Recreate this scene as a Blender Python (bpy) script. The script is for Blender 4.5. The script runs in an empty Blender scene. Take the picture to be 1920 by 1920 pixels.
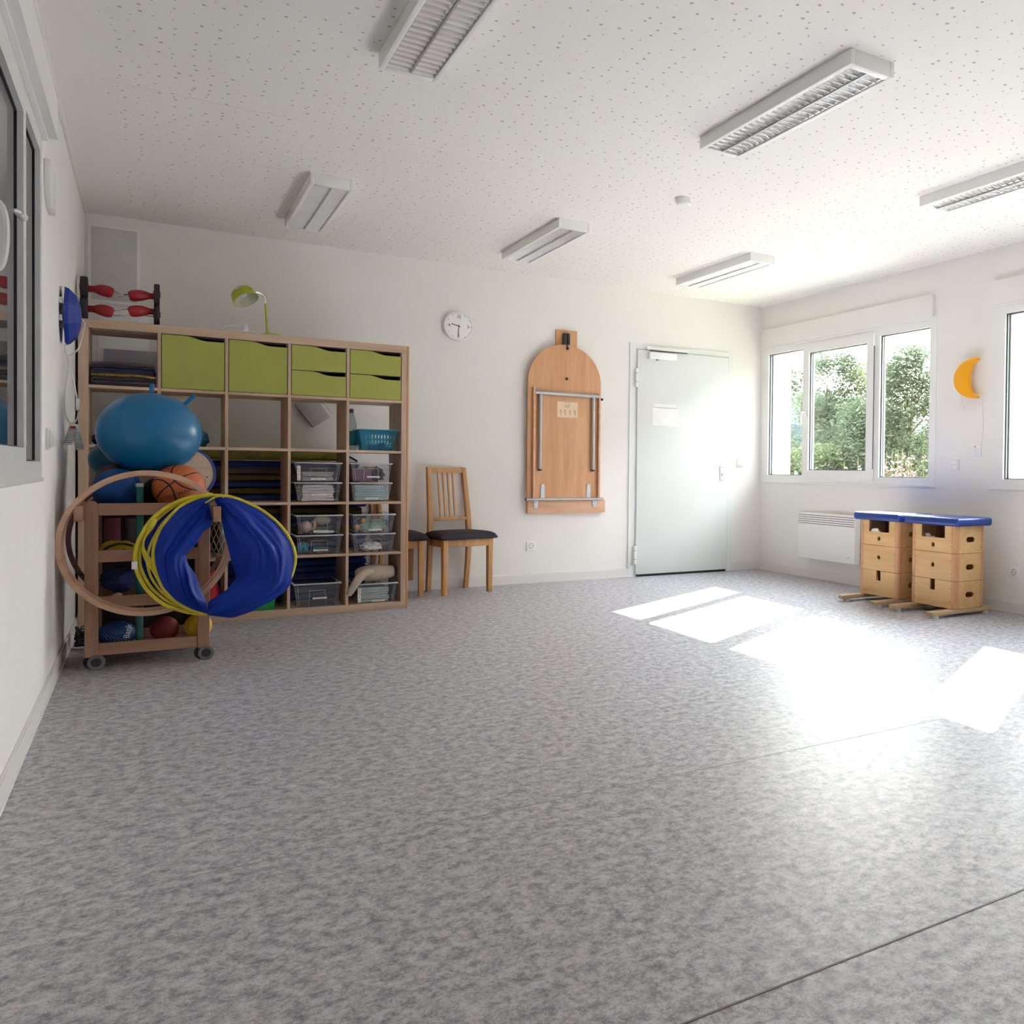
import bpy, bmesh, math, random
from mathutils import Vector, Matrix, noise
R = math.radians
rnd = random.Random(7)
S = bpy.context.scene
C = S.collection
XL, XR, H, YF = -0.405, 5.087, 2.671, -9.0      # left wall, right wall, ceiling height, wall behind the viewer

# ------------------------------------------------------------------ materials
def new_mat(name):
    m = bpy.data.materials.new(name); m.use_nodes = True
    nt = m.node_tree; nt.nodes.clear()
    return m, nt
def N(nt, t, **kw):
    n = nt.nodes.new('ShaderNode' + t)
    for k, v in kw.items():
        if hasattr(n, k): setattr(n, k, v)
        else: n.inputs[k.replace('_', ' ')].default_value = v
    return n
def mat(name, col, rough=.5, metal=0, var=.06, scale=8, bump=0, bscale=60, spec=.5, coat=0, emis=0, stretch=(1,1,1), sss=0):
    m, nt = new_mat(name); L = nt.links.new
    o = N(nt, 'OutputMaterial'); p = N(nt, 'BsdfPrincipled')
    p.inputs['Roughness'].default_value = rough; p.inputs['Metallic'].default_value = metal
    p.inputs['Specular IOR Level'].default_value = spec; p.inputs['Coat Weight'].default_value = coat
    L(p.outputs[0], o.inputs[0])
    tc = N(nt, 'TexCoord'); mp = N(nt, 'Mapping'); mp.inputs['Scale'].default_value = stretch
    L(tc.outputs['Object'], mp.inputs[0])
    nz = N(nt, 'TexNoise'); nz.inputs['Scale'].default_value = scale; nz.inputs['Detail'].default_value = 4
    L(mp.outputs[0], nz.inputs[0])
    r = N(nt, 'ValToRGB')
    r.color_ramp.elements[0].position = .3; r.color_ramp.elements[1].position = .7
    r.color_ramp.elements[0].color = tuple(c * (1 - var) for c in col) + (1,)
    r.color_ramp.elements[1].color = tuple(min(1, c * (1 + var)) for c in col) + (1,)
    L(nz.outputs[0], r.inputs[0]); L(r.outputs[0], p.inputs['Base Color'])
    if bump:
        n2 = N(nt, 'TexNoise'); n2.inputs['Scale'].default_value = bscale; n2.inputs['Detail'].default_value = 3
        L(mp.outputs[0], n2.inputs[0])
        b = N(nt, 'Bump'); b.inputs['Strength'].default_value = bump; b.inputs['Distance'].default_value = .01
        L(n2.outputs[0], b.inputs['Height']); L(b.outputs[0], p.inputs['Normal'])
    if emis:
        p.inputs['Emission Strength'].default_value = emis
        p.inputs['Emission Color'].default_value = tuple(col) + (1,)
    return m
def wood(name, c1, c2, axis='x', rough=.45, scale=14):
    st = {'x': (.09, 1, 1), 'y': (1, .09, 1), 'z': (1, 1, .09)}[axis]
    m, nt = new_mat(name); L = nt.links.new
    o = N(nt, 'OutputMaterial'); p = N(nt, 'BsdfPrincipled'); p.inputs['Roughness'].default_value = rough
    L(p.outputs[0], o.inputs[0])
    tc = N(nt, 'TexCoord'); mp = N(nt, 'Mapping'); mp.inputs['Scale'].default_value = st
    L(tc.outputs['Object'], mp.inputs[0])
    n1 = N(nt, 'TexNoise'); n1.inputs['Scale'].default_value = scale; n1.inputs['Detail'].default_value = 6
    n1.inputs['Distortion'].default_value = .8
    L(mp.outputs[0], n1.inputs[0])
    n2 = N(nt, 'TexNoise'); n2.inputs['Scale'].default_value = scale * 7; n2.inputs['Detail'].default_value = 2
    L(mp.outputs[0], n2.inputs[0])
    mx = N(nt, 'Math', operation='MULTIPLY_ADD'); mx.inputs[1].default_value = .35
    L(n2.outputs[0], mx.inputs[0]); L(n1.outputs[0], mx.inputs[2])
    r = N(nt, 'ValToRGB'); r.color_ramp.elements[0].position = .5; r.color_ramp.elements[1].position = .85
    r.color_ramp.elements[0].color = tuple(c1) + (1,); r.color_ramp.elements[1].color = tuple(c2) + (1,)
    L(mx.outputs[0], r.inputs[0]); L(r.outputs[0], p.inputs['Base Color'])
    b = N(nt, 'Bump'); b.inputs['Strength'].default_value = .08; b.inputs['Distance'].default_value = .002
    L(mx.outputs[0], b.inputs['Height']); L(b.outputs[0], p.inputs['Normal'])
    return m
def clear(name, tint=(1,1,1), refl=.08, haze=0.0, hazecol=(.8,.82,.85), rough=.03):
    # thin sheet of glass or clear plastic: see-through, a little reflective, optionally milky
    m, nt = new_mat(name); L = nt.links.new
    o = N(nt, 'OutputMaterial'); t = N(nt, 'BsdfTransparent'); g = N(nt, 'BsdfGlossy')
    t.inputs[0].default_value = tuple(tint) + (1,); g.inputs['Roughness'].default_value = rough
    fr = N(nt, 'LayerWeight'); fr.inputs['Blend'].default_value = .5
    pw = N(nt, 'Math', operation='POWER'); pw.inputs[1].default_value = 4.5; L(fr.outputs['Facing'], pw.inputs[0])
    ad = N(nt, 'Math', operation='ADD'); ad.inputs[1].default_value = refl; ad.use_clamp = True
    L(pw.outputs[0], ad.inputs[0])
    mx = N(nt, 'MixShader'); L(ad.outputs[0], mx.inputs[0])
    if haze:
        d = N(nt, 'BsdfDiffuse'); d.inputs[0].default_value = tuple(hazecol) + (1,)
        tl = N(nt, 'MixShader'); tl.inputs[0].default_value = haze
        L(t.outputs[0], tl.inputs[1]); L(d.outputs[0], tl.inputs[2]); L(tl.outputs[0], mx.inputs[1])
    else: L(t.outputs[0], mx.inputs[1])
    L(g.outputs[0], mx.inputs[2]); L(mx.outputs[0], o.inputs[0])
    return m

M = {}
M['wall'] = mat('wall_paint', (.82,.80,.775), .75, var=.012, scale=3, bump=.05, bscale=220)
M['ceil_plain'] = mat('ceiling_paint', (.86,.845,.815), .8, var=.01)
M['white'] = mat('white_plastic', (.82,.82,.81), .32, var=.01)
M['frame'] = mat('white_window_profile', (.84,.84,.83), .25, var=.01)
M['enamel'] = mat('white_enamel', (.87,.87,.86), .35, var=.01)
M['doorw'] = mat('white_door_coating', (.76,.785,.775), .45, var=.01, spec=.3)
M['gasket'] = mat('black_rubber_gasket', (.012,.012,.02), .5, var=.1)
M['spacer'] = mat('aluminium_spacer', (.45,.52,.56), .35, .6, var=.05)
M['glass'] = clear('window_glass', (.97,.99,.98), .03)
M['glass_left'] = clear('window_glass_reflective', (.9,.93,.95), .13)
M['shutter'] = mat('grey_shutter_slats', (.20,.22,.25), .5, var=.05)
M['base'] = mat('baseboard_lacquer', (.76,.735,.72), .4, var=.01)
M['birch'] = wood('birch_veneer', (.50,.345,.24), (.66,.48,.345), 'x', .5)
M['birchz'] = wood('birch_veneer_upright', (.50,.345,.24), (.66,.48,.345), 'z', .5)
M['birchin'] = wood('birch_veneer_inside', (.36,.25,.18), (.47,.34,.25), 'y', .5)
M['edge'] = wood('orange_edge_banding', (.56,.27,.12), (.66,.36,.19), 'z', .4)
M['beechx'] = wood('pink_beech_rail', (.33,.17,.11), (.44,.25,.165), 'x', .45)
M['beechz'] = wood('pink_beech_post', (.33,.17,.11), (.44,.25,.165), 'z', .45)
M['hoopw'] = wood('bent_wood_hoop', (.55,.33,.21), (.68,.44,.30), 'x', .5)
M['hoopshade'] = wood('hoop_wood_in_shade', (.12,.05,.05), (.18,.08,.07), 'x', .5)  # hoop wood with the shade behind the cart put into its colour
M['tablew'] = wood('beech_tabletop', (.56,.27,.125), (.68,.37,.19), 'z', .35, 9)
M['tablel'] = wood('light_beech_batten', (.62,.34,.20), (.74,.45,.29), 'x', .4)
M['chairw'] = wood('honey_oak_chair', (.42,.20,.065), (.58,.32,.13), 'z', .4)
M['ply'] = wood('plywood_panel', (.58,.34,.14), (.70,.45,.21), 'y', .45, 7)
M['post'] = wood('beech_corner_post', (.52,.26,.115), (.64,.35,.17), 'z', .4)
M['skid'] = wood('weathered_skid', (.42,.29,.16), (.55,.40,.24), 'x', .55)
M['green'] = mat('lime_green_lacquer', (.40,.41,.085), .4, var=.02)
M['dark'] = mat('dark_interior', (.02,.015,.03), .7)
M['blue'] = mat('royal_blue_vinyl', (.010,.04,.23), .33, var=.05)
M['matblue'] = mat('dark_blue_mat', (.010,.04,.27), .5, var=.1)
M['matolive'] = mat('olive_mat', (.16,.145,.03), .6, var=.12)
M['matgrey'] = mat('grey_mat', (.14,.13,.16), .6, var=.1)
M['olivecloth'] = mat('olive_green_cloth', (.26,.25,.04), .85, var=.25, bump=.5, bscale=30)
M['navy'] = mat('navy_cloth', (.015,.025,.12), .8, var=.3, bump=.5, bscale=40)
M['plum'] = mat('dark_plum_cloth', (.035,.026,.04), .85, var=.3, bump=.5, bscale=50)
M['plum2'] = mat('grey_plum_cloth', (.095,.075,.09), .85, var=.2, bump=.5, bscale=50)
M['yelcloth'] = mat('mustard_knit_cloth', (.30,.25,.07), .9, var=.6, scale=60, bump=.8, bscale=90)
M['ballblue'] = mat('teal_blue_rubber', (.001,.135,.32), .3, var=.04, spec=.5)
M['ballblue2'] = mat('blue_rubber', (.002,.05,.20), .45, var=.05, spec=.3)
M['ballteal'] = mat('teal_foil', (.006,.12,.22), .4, var=.25)
M['balldred'] = mat('dark_red_rubber', (.10,.02,.015), .6)
M['ballred'] = mat('matte_red_rubber', (.22,.03,.025), .55)
M['ballyel'] = mat('yellow_foam', (.66,.42,.015), .6, var=.2, scale=20, bump=.4, bscale=60)
M['ballblack'] = mat('black_rubber_ball', (.02,.018,.02), .5)
M['tblue'] = mat('blue_nylon', (.001,.028,.30), .5, var=.12, scale=5, bump=.12, bscale=25, spec=.25)
M['tyel'] = mat('yellow_binding_tape', (.60,.50,.03), .55, var=.18, scale=25, bump=.3, bscale=70)
M['greenpole'] = mat('dark_green_pole', (.0,.10,.085), .3)
M['rubber'] = mat('black_rubber', (.018,.016,.02), .6)
M['tyre'] = mat('grey_caster_tyre', (.17,.18,.19), .5)
M['chrome'] = mat('chrome', (.75,.75,.76), .15, 1, var=.01)
M['steel'] = mat('grey_painted_steel', (.46,.47,.48), .35, .5, var=.02)
M['galv'] = mat('galvanised_plate', (.52,.55,.60), .4, .35, var=.05)
M['red'] = mat('red_plastic', (.30,.008,.015), .35)
M['redcloth'] = mat('red_cloth', (.55,.02,.035), .7, var=.2, bump=.4, bscale=30)
M['black'] = mat('black_plastic', (.02,.017,.025), .4)
M['limeplastic'] = mat('lime_lampshade', (.38,.48,.02), .3)
M['shadein'] = mat('pale_shade_inside', (.62,.62,.52), .4)
M['cable'] = mat('white_cable', (.75,.73,.70), .4)
M['paper'] = mat('white_paper', (.88,.88,.87), .8, var=.01)
M['print'] = mat('grey_print', (.28,.27,.28), .8)
M['printblack'] = mat('black_print', (.03,.025,.03), .6)
M['printred'] = mat('red_print', (.6,.05,.03), .7)
M['moon'] = mat('yellow_moon_plastic', (.95,.42,.004), .35, var=.01)
M['bluelamp'] = mat('blue_lamp_plastic', (.001,.022,.26), .5, var=.03)
M['cushion'] = mat('black_chair_cover', (.018,.016,.025), .75, bump=.15, bscale=200)
M['bin'] = clear('clear_storage_plastic', (.93,.94,.96), .035, .07, (.75,.78,.86), .08)
M['binrim'] = mat('frosted_bin_lid', (.55,.56,.60), .3)
M['basket'] = clear('teal_translucent_plastic', (.30,.72,.85), .05, .15, (.03,.30,.42), .1)
M['basketrim'] = mat('teal_plastic_rim', (.02,.30,.42), .3)
M['towel'] = mat('white_towel', (.86,.83,.80), .9, var=.06, bump=.6, bscale=60)
M['towelb'] = mat('pale_blue_cloth', (.50,.64,.66), .9, var=.12, scale=20, bump=.6, bscale=50)
M['mint'] = mat('mint_cloth', (.42,.62,.50), .9, var=.15, scale=20, bump=.6, bscale=50)
M['beige'] = mat('beige_cotton', (.56,.47,.38), .85, var=.06, bump=.4, bscale=40)
M['turq'] = mat('turquoise_cloth', (.01,.33,.50), .8, var=.15)
M['mauve'] = mat('mauve_box', (.20,.09,.14), .7)
M['skin'] = mat('peach_plastic', (.70,.46,.33), .5)
M['orange'] = mat('orange_rubber_toy', (.75,.33,.06), .5)
M['crateg'] = mat('green_crate', (.01,.28,.07), .4)
M['rope'] = mat('tan_net_cord', (.28,.20,.12), .8)
M['corkwood'] = wood('turned_wood', (.45,.25,.14), (.6,.38,.24), 'x', .5)
M['packing'] = clear('crinkled_clear_film', (.9,.9,.95), .12, .1)
M['metalgrey'] = mat('grey_metal_box', (.33,.33,.36), .5, .2)
M['ground'] = mat('dry_ground', (.30,.27,.17), .95, var=.25, scale=1.5)
M['hill'] = mat('distant_hillside', (.035,.055,.075), 1, var=.15, scale=.2)
M['bark'] = mat('grey_bark', (.10,.08,.06), .9, var=.3)
M['render'] = mat('outside_render', (.80,.76,.68), .9)
M['pink'] = mat('pink_blossom', (.28,.13,.16), .9, var=.3)
M['fence'] = mat('green_fence_wire', (.10,.20,.15), .6)
M['tubeglass'] = mat('fluorescent_tube', (.85,.85,.83), .3)
M['louver'] = mat('mirror_louver', (.95,.95,.95), .22, .85, var=.02)
M['cartshade'] = mat('cart_inside_shade', (.05,.03,.04), .7)
M['dirtpaper'] = mat('clear_sleeve', (.84,.84,.82), .35)

def leaf_mat(name, a, b):
    m, nt = new_mat(name); L = nt.links.new
    o = N(nt, 'OutputMaterial'); g = N(nt, 'NewGeometry'); r = N(nt, 'ValToRGB')
    r.color_ramp.elements[0].color = tuple(a) + (1,); r.color_ramp.elements[1].color = tuple(b) + (1,)
    L(g.outputs['Random Per Island'], r.inputs[0])
    d = N(nt, 'BsdfDiffuse'); t = N(nt, 'BsdfTranslucent'); mx = N(nt, 'MixShader'); mx.inputs[0].default_value = .45
    L(r.outputs[0], d.inputs[0]); L(r.outputs[0], t.inputs[0]); L(d.outputs[0], mx.inputs[1]); L(t.outputs[0], mx.inputs[2])
    L(mx.outputs[0], o.inputs[0]); return m
M['leaf'] = leaf_mat('grey_green_leaves', (.075,.10,.062), (.15,.185,.125))
M['leaf2'] = leaf_mat('yellow_green_leaves', (.09,.12,.06), (.21,.24,.13))

def floor_mat():
    m, nt = new_mat('speckled_vinyl'); L = nt.links.new
    o = N(nt, 'OutputMaterial'); p = N(nt, 'BsdfPrincipled'); L(p.outputs[0], o.inputs[0])
    tc = N(nt, 'TexCoord'); mp = N(nt, 'Mapping'); mp.inputs['Scale'].default_value = (1, 1.0, 1)
    L(tc.outputs['Object'], mp.inputs[0])
    a = N(nt, 'TexNoise'); a.inputs['Scale'].default_value = 26; a.inputs['Detail'].default_value = 10
    a.inputs['Roughness'].default_value = .78; a.inputs['Distortion'].default_value = .15; L(mp.outputs[0], a.inputs[0])
    r = N(nt, 'ValToRGB'); e = r.color_ramp.elements
    e[0].position = .36; e[0].color = (.195,.188,.215,1); e[1].position = .66; e[1].color = (.62,.605,.63,1)
    x = e.new(.47); x.color = (.37,.357,.392,1); x = e.new(.55); x.color = (.52,.505,.535,1)
    L(a.outputs[0], r.inputs[0])
    # thin darker veins
    b = N(nt, 'TexNoise'); b.inputs['Scale'].default_value = 34; b.inputs['Detail'].default_value = 10; b.inputs['Roughness'].default_value = .65; b.inputs['Distortion'].default_value = .6
    L(mp.outputs[0], b.inputs[0])
    s = N(nt, 'Math', operation='SUBTRACT'); s.inputs[1].default_value = .5; L(b.outputs[0], s.inputs[0])
    ab = N(nt, 'Math', operation='ABSOLUTE'); L(s.outputs[0], ab.inputs[0])
    v = N(nt, 'ValToRGB'); v.color_ramp.elements[0].position = 0; v.color_ramp.elements[0].color = (.42,.42,.45,1)
    v.color_ramp.elements[1].position = .014; v.color_ramp.elements[1].color = (1,1,1,1)
    L(ab.outputs[0], v.inputs[0])
    mu = N(nt, 'MixRGB', blend_type='MULTIPLY'); mu.inputs[0].default_value = 1
    L(r.outputs[0], mu.inputs[1]); L(v.outputs[0], mu.inputs[2]); L(mu.outputs[0], p.inputs['Base Color'])
    p.inputs['Roughness'].default_value = .44; p.inputs['Specular IOR Level'].default_value = .26
    bp = N(nt, 'Bump'); bp.inputs['Strength'].default_value = .15; bp.inputs['Distance'].default_value = .002
    n3 = N(nt, 'TexNoise'); n3.inputs['Scale'].default_value = 90; L(tc.outputs['Object'], n3.inputs[0])
    L(n3.outputs[0], bp.inputs['Height']); L(bp.outputs[0], p.inputs['Normal'])
    return m
M['floor'] = floor_mat()
def ceil_mat():
    # painted acoustic board: randomly drilled holes of mixed size, plain margin beside the left wall
    m, nt = new_mat('perforated_acoustic_board'); L = nt.links.new
    o = N(nt, 'OutputMaterial'); p = N(nt, 'BsdfPrincipled'); L(p.outputs[0], o.inputs[0]); p.inputs['Roughness'].default_value = .8
    tc = N(nt, 'TexCoord')
    v = N(nt, 'TexVoronoi'); v.voronoi_dimensions = '2D'; v.inputs['Scale'].default_value = 15.5; v.inputs['Randomness'].default_value = .85
    L(tc.outputs['Object'], v.inputs['Vector'])
    sp = N(nt, 'SeparateColor'); L(v.outputs['Color'], sp.inputs[0])
    rr = N(nt, 'MapRange'); rr.inputs['To Min'].default_value = .01; rr.inputs['To Max'].default_value = .115; L(sp.outputs[0], rr.inputs[0])
    df = N(nt, 'Math', operation='SUBTRACT'); L(v.outputs['Distance'], df.inputs[0]); L(rr.outputs[0], df.inputs[1])
    hr = N(nt, 'MapRange'); hr.inputs['From Min'].default_value = -.01; hr.inputs['From Max'].default_value = .01
    hr.inputs['To Min'].default_value = 1; hr.inputs['To Max'].default_value = 0; L(df.outputs[0], hr.inputs[0])
    sx = N(nt, 'SeparateXYZ'); L(tc.outputs['Object'], sx.inputs[0])
    g = N(nt, 'Math', operation='GREATER_THAN'); g.inputs[1].default_value = XL + .2; L(sx.outputs[0], g.inputs[0])
    h = N(nt, 'Math', operation='MULTIPLY'); L(hr.outputs[0], h.inputs[0]); L(g.outputs[0], h.inputs[1])
    mx = N(nt, 'MixRGB'); mx.inputs[1].default_value = (.86,.845,.815,1); mx.inputs[2].default_value = (.48,.465,.45,1)
    L(h.outputs[0], mx.inputs[0]); L(mx.outputs[0], p.inputs['Base Color'])
    b = N(nt, 'Bump'); b.invert = True; b.inputs['Strength'].default_value = .6; b.inputs['Distance'].default_value = .004
    L(h.outputs[0], b.inputs['Height']); L(b.outputs[0], p.inputs['Normal'])
    return m
M['ceil'] = ceil_mat()
def basketball_mat(c, r):
    m, nt = new_mat('basketball_rubber'); L = nt.links.new
    o = N(nt, 'OutputMaterial'); p = N(nt, 'BsdfPrincipled'); L(p.outputs[0], o.inputs[0]); p.inputs['Roughness'].default_value = .5
    tc = N(nt, 'TexCoord'); mp = N(nt, 'Mapping'); mp.inputs['Rotation'].default_value = (R(25), R(35), R(20))
    L(tc.outputs['Object'], mp.inputs[0]); s = N(nt, 'SeparateXYZ'); L(mp.outputs[0], s.inputs[0])
    def line(src, off=0, w=.0035):
        a = N(nt, 'Math', operation='SUBTRACT'); a.inputs[1].default_value = off; L(src, a.inputs[0])
        b = N(nt, 'Math', operation='ABSOLUTE'); L(a.outputs[0], b.inputs[0])
        c_ = N(nt, 'Math', operation='LESS_THAN'); c_.inputs[1].default_value = w; L(b.outputs[0], c_.inputs[0]); return c_.outputs[0]
    y2 = N(nt, 'Math', operation='MULTIPLY'); L(s.outputs[1], y2.inputs[0]); L(s.outputs[1], y2.inputs[1])
    k = N(nt, 'Math', operation='MULTIPLY'); k.inputs[1].default_value = 4.2; L(y2.outputs[0], k.inputs[0])
    c1 = N(nt, 'Math', operation='ADD'); L(s.outputs[0], c1.inputs[0]); L(k.outputs[0], c1.inputs[1])
    c2 = N(nt, 'Math', operation='SUBTRACT'); L(s.outputs[0], c2.inputs[0]); L(k.outputs[0], c2.inputs[1])
    outs = [line(s.outputs[2]), line(s.outputs[1]), line(c1.outputs[0], r*.62), line(c2.outputs[0], -r*.62)]
    cur = outs[0]
    for q in outs[1:]:
        mm = N(nt, 'Math', operation='MAXIMUM'); L(cur, mm.inputs[0]); L(q, mm.inputs[1]); cur = mm.outputs[0]
    mx = N(nt, 'MixRGB'); mx.inputs[1].default_value = (.52,.125,.035,1); mx.inputs[2].default_value = (.015,.012,.015,1)
    L(cur, mx.inputs[0]); L(mx.outputs[0], p.inputs['Base Color'])
    n = N(nt, 'TexNoise'); n.inputs['Scale'].default_value = 300; L(tc.outputs['Object'], n.inputs[0])
    b = N(nt, 'Bump'); b.inputs['Strength'].default_value = .3; b.inputs['Distance'].default_value = .002; L(n.outputs[0], b.inputs['Height']); L(b.outputs[0], p.inputs['Normal'])
    return m

# ------------------------------------------------------------------ geometry
class G:
    def __init__(s): s.b = bmesh.new()
    def box(s, x0, x1, y0, y1, z0, z1):
        v = [s.b.verts.new((x, y, z)) for x in (x0, x1) for y in (y0, y1) for z in (z0, z1)]
        for f in ((0,1,3,2),(4,6,7,5),(0,4,5,1),(2,3,7,6),(0,2,6,4),(1,5,7,3)): s.b.faces.new([v[i] for i in f])
        return s
    def obox(s, c, size, rot):            # box with its own rotation matrix / euler
        mt = Matrix.Translation(c) @ (rot.to_4x4() if isinstance(rot, Matrix) else Matrix.Rotation(rot[2],4,'Z') @ Matrix.Rotation(rot[1],4,'Y') @ Matrix.Rotation(rot[0],4,'X'))
        a, b_, c_ = [q/2 for q in size]
        v = [s.b.verts.new(mt @ Vector((x, y, z))) for x in (-a, a) for y in (-b_, b_) for z in (-c_, c_)]
        for f in ((0,1,3,2),(4,6,7,5),(0,4,5,1),(2,3,7,6),(0,2,6,4),(1,5,7,3)): s.b.faces.new([v[i] for i in f])
        return s
    def frustum(s, b0, b1):               # (x0,x1,y0,y1,z) bottom and top
        v = [s.b.verts.new((x, y, b0[4])) for x in b0[:2] for y in b0[2:4]] + [s.b.verts.new((x, y, b1[4])) for x in b1[:2] for y in b1[2:4]]
        for f in ((0,1,3,2),(4,6,7,5),(0,4,5,1),(2,3,7,6),(0,2,6,4),(1,5,7,3)): s.b.faces.new([v[i] for i in f])
        return s
    def ring(s, p, d, u, r, n, r2=None):
        w = d.cross(u); r2 = r if r2 is None else r2
        return [s.b.verts.new(p + u*math.cos(2*math.pi*i/n)*r + w*math.sin(2*math.pi*i/n)*r2) for i in range(n)]
    def skin(s, rings, closed=False, caps=True):
        n = len(rings[0]); m = len(rings)
        for k in range(m if closed else m-1):
            a, b = rings[k], rings[(k+1) % m]
            for i in range(n): s.b.faces.new((a[i], a[(i+1)%n], b[(i+1)%n], b[i]))
        if caps and not closed:
            s.b.faces.new(rings[0][::-1]); s.b.faces.new(rings[-1])
        return s
    def cyl(s, p, q, r, n=20, r1=None):
        p, q = Vector(p), Vector(q); d = (q-p).normalized()
        u = d.orthogonal().normalized(); r1 = r if r1 is None else r1
        return s.skin([s.ring(p, d, u, r, n), s.ring(q, d, u, r1, n)])
    def tube(s, pts, r, n=8, closed=False, smooth=0):
        pts = [Vector(p) for p in pts]
        for _ in range(smooth):
            out = []
            m = len(pts)
            rng_ = range(m if closed else m-1)
            if not closed: out.append(pts[0])
            for i in rng_:
                a, b = pts[i], pts[(i+1)%m]
                out += [a*.75+b*.25, a*.25+b*.75]
            if not closed: out.append(pts[-1])
            pts = out
        m = len(pts); rings = []; u = None
        for i, p in enumerate(pts):
            d = (pts[(i+1)%m]-pts[i-1]) if closed else (pts[min(i+1, m-1)]-pts[max(i-1, 0)])
            d.normalize()
            if u is None: u = d.orthogonal().normalized()
            else:
                u = u - d*u.dot(d); u.normalize()
            rr = r(i/(m-1)) if callable(r) else r
            rings.append(s.ring(p, d, u, rr, n))
        return s.skin(rings, closed)
    def band(s, c, rad, w, t, n=96, ax='y', tilt=0, ph=0):
        # flat hoop: rectangular section w (along axis) by t (radial)
        rings = []
        for i in range(n):
            a = 2*math.pi*i/n; ca, sa = math.cos(a), math.sin(a); vs = []
            for dr, dy in ((-t/2,-w/2),(t/2,-w/2),(t/2,w/2),(-t/2,w/2)):
                p = Vector(((rad+dr)*ca, dy, (rad+dr)*sa))
                vs.append(s.b.verts.new(Vector(c) + Matrix.Rotation(ph,3,'Z') @ Matrix.Rotation(tilt,3,'X') @ p))
            rings.append(vs)
        return s.skin(rings, True)
    def lathe(s, prof, c, n=32, axis='z', mt=None, ring=False):
        c = Vector(c); rings = []
        for r, h in prof:
            vs = []
            for i in range(n):
                a = 2*math.pi*i/n; q = Vector((max(r, 1e-4)*math.cos(a), max(r, 1e-4)*math.sin(a), h))
                if axis == 'x': q = Vector((q.z, q.x, q.y))
                if axis == 'y': q = Vector((q.x, q.z, q.y))
                if mt is not None: q = mt @ q
                vs.append(s.b.verts.new(c + q))
            rings.append(vs)
        return s.skin(rings, ring)
    def sphere(s, c, r, n=40, m=24, sc=(1,1,1)):
        prof = [(math.sin(math.pi*k/m)*r, -math.cos(math.pi*k/m)*r) for k in range(m+1)]
        return s.lathe(prof, c, n, mt=Matrix.Diagonal(sc))
    def prism(s, poly, axis, a, b):       # poly in the plane normal to axis
        def P(u, v, w): return {'y': (u, w, v), 'x': (w, u, v), 'z': (u, v, w)}[axis]
        A = [s.b.verts.new(P(u, v, a)) for u, v in poly]; B = [s.b.verts.new(P(u, v, b)) for u, v in poly]
        s.b.faces.new(A); s.b.faces.new(B[::-1]); n = len(poly)
        for i in range(n): s.b.faces.new((A[i], B[i], B[(i+1)%n], A[(i+1)%n]))
        return s
    def holed(s, outer, holes, axis, a, b):   # panel with holes, exact loops, filled by triangulation
        def P(u, v, w): return {'y': (u, w, v), 'x': (w, u, v), 'z': (u, v, w)}[axis]
        cap = []
        for w in (a, b):
            es = []; loops = []
            for lp in [outer] + holes:
                vs = [s.b.verts.new(P(u, v, w)) for u, v in lp]; loops.append(vs)
                es += [s.b.edges.new((vs[i], vs[(i+1)%len(vs)])) for i in range(len(vs))]
            bmesh.ops.triangle_fill(s.b, use_beauty=True, use_dissolve=False, edges=es)
            cap.append(loops)
        for la, lb in zip(*cap):
            n = len(la)
            for i in range(n): s.b.faces.new((la[i], la[(i+1)%n], lb[(i+1)%n], lb[i]))
        return s
    def rects(s, outer, holes, axis, a, b):   # slab with rectangular openings, u-v rectangles (any corner order)
        def bb(q): return (min(p[0] for p in q), max(p[0] for p in q), min(p[1] for p in q), max(p[1] for p in q))
        O = bb(outer); Hs = [bb(h) for h in holes]
        us = sorted(set([O[0], O[1]]+[u for h in Hs for u in h[:2]])); lo, hi = min(a, b), max(a, b)
        def bx(u0, u1, v0, v1):
            if axis == 'x': s.box(lo, hi, u0, u1, v0, v1)
            elif axis == 'y': s.box(u0, u1, lo, hi, v0, v1)
            else: s.box(u0, u1, v0, v1, lo, hi)
        for u0, u1 in zip(us, us[1:]):
            m_ = (u0+u1)/2; v = O[2]
            for h in sorted([h for h in Hs if h[0] < m_ < h[1]], key=lambda q: q[2]):
                if h[2] > v+1e-6: bx(u0, u1, v, h[2])
                v = h[3]
            if v < O[3]-1e-6: bx(u0, u1, v, O[3])
        return s
    def sheet(s, f, nu, nv, th=0):
        vs = [[s.b.verts.new(f(i/nu, j/nv)) for j in range(nv+1)] for i in range(nu+1)]
        for i in range(nu):
            for j in range(nv): s.b.faces.new((vs[i][j], vs[i+1][j], vs[i+1][j+1], vs[i][j+1]))
        return s
    def obj(s, name, m, root=None, bev=0, seg=2, flat=False, local=False, solid=0, sub=0, label=None, center=False, smooth_ang=35):
        b = s.b
        bmesh.ops.recalc_face_normals(b, faces=b.faces)
        if bev:
            es = [e for e in b.edges if len(e.link_faces) == 2 and e.calc_face_angle(0) > .5]
            bmesh.ops.bevel(b, geom=es, offset=bev, segments=seg, affect='EDGES', clamp_overlap=True, profile=.5)
        if solid or sub: pass
        off = Vector((0,0,0))
        if root is not None and not local:
            off = root_world(root)
        elif center:
            xs = [v.co for v in b.verts]
            off = Vector(((min(q.x for q in xs)+max(q.x for q in xs))/2, (min(q.y for q in xs)+max(q.y for q in xs))/2, min(q.z for q in xs)))
        if off.length: bmesh.ops.translate(b, verts=b.verts, vec=-off)
        me = bpy.data.meshes.new(name); b.to_mesh(me); b.free()
        me.materials.append(M[m] if isinstance(m, str) else m)
        if not flat:
            me.polygons.foreach_set('use_smooth', [True]*len(me.polygons))
            me.set_sharp_from_angle(angle=R(smooth_ang))
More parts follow.
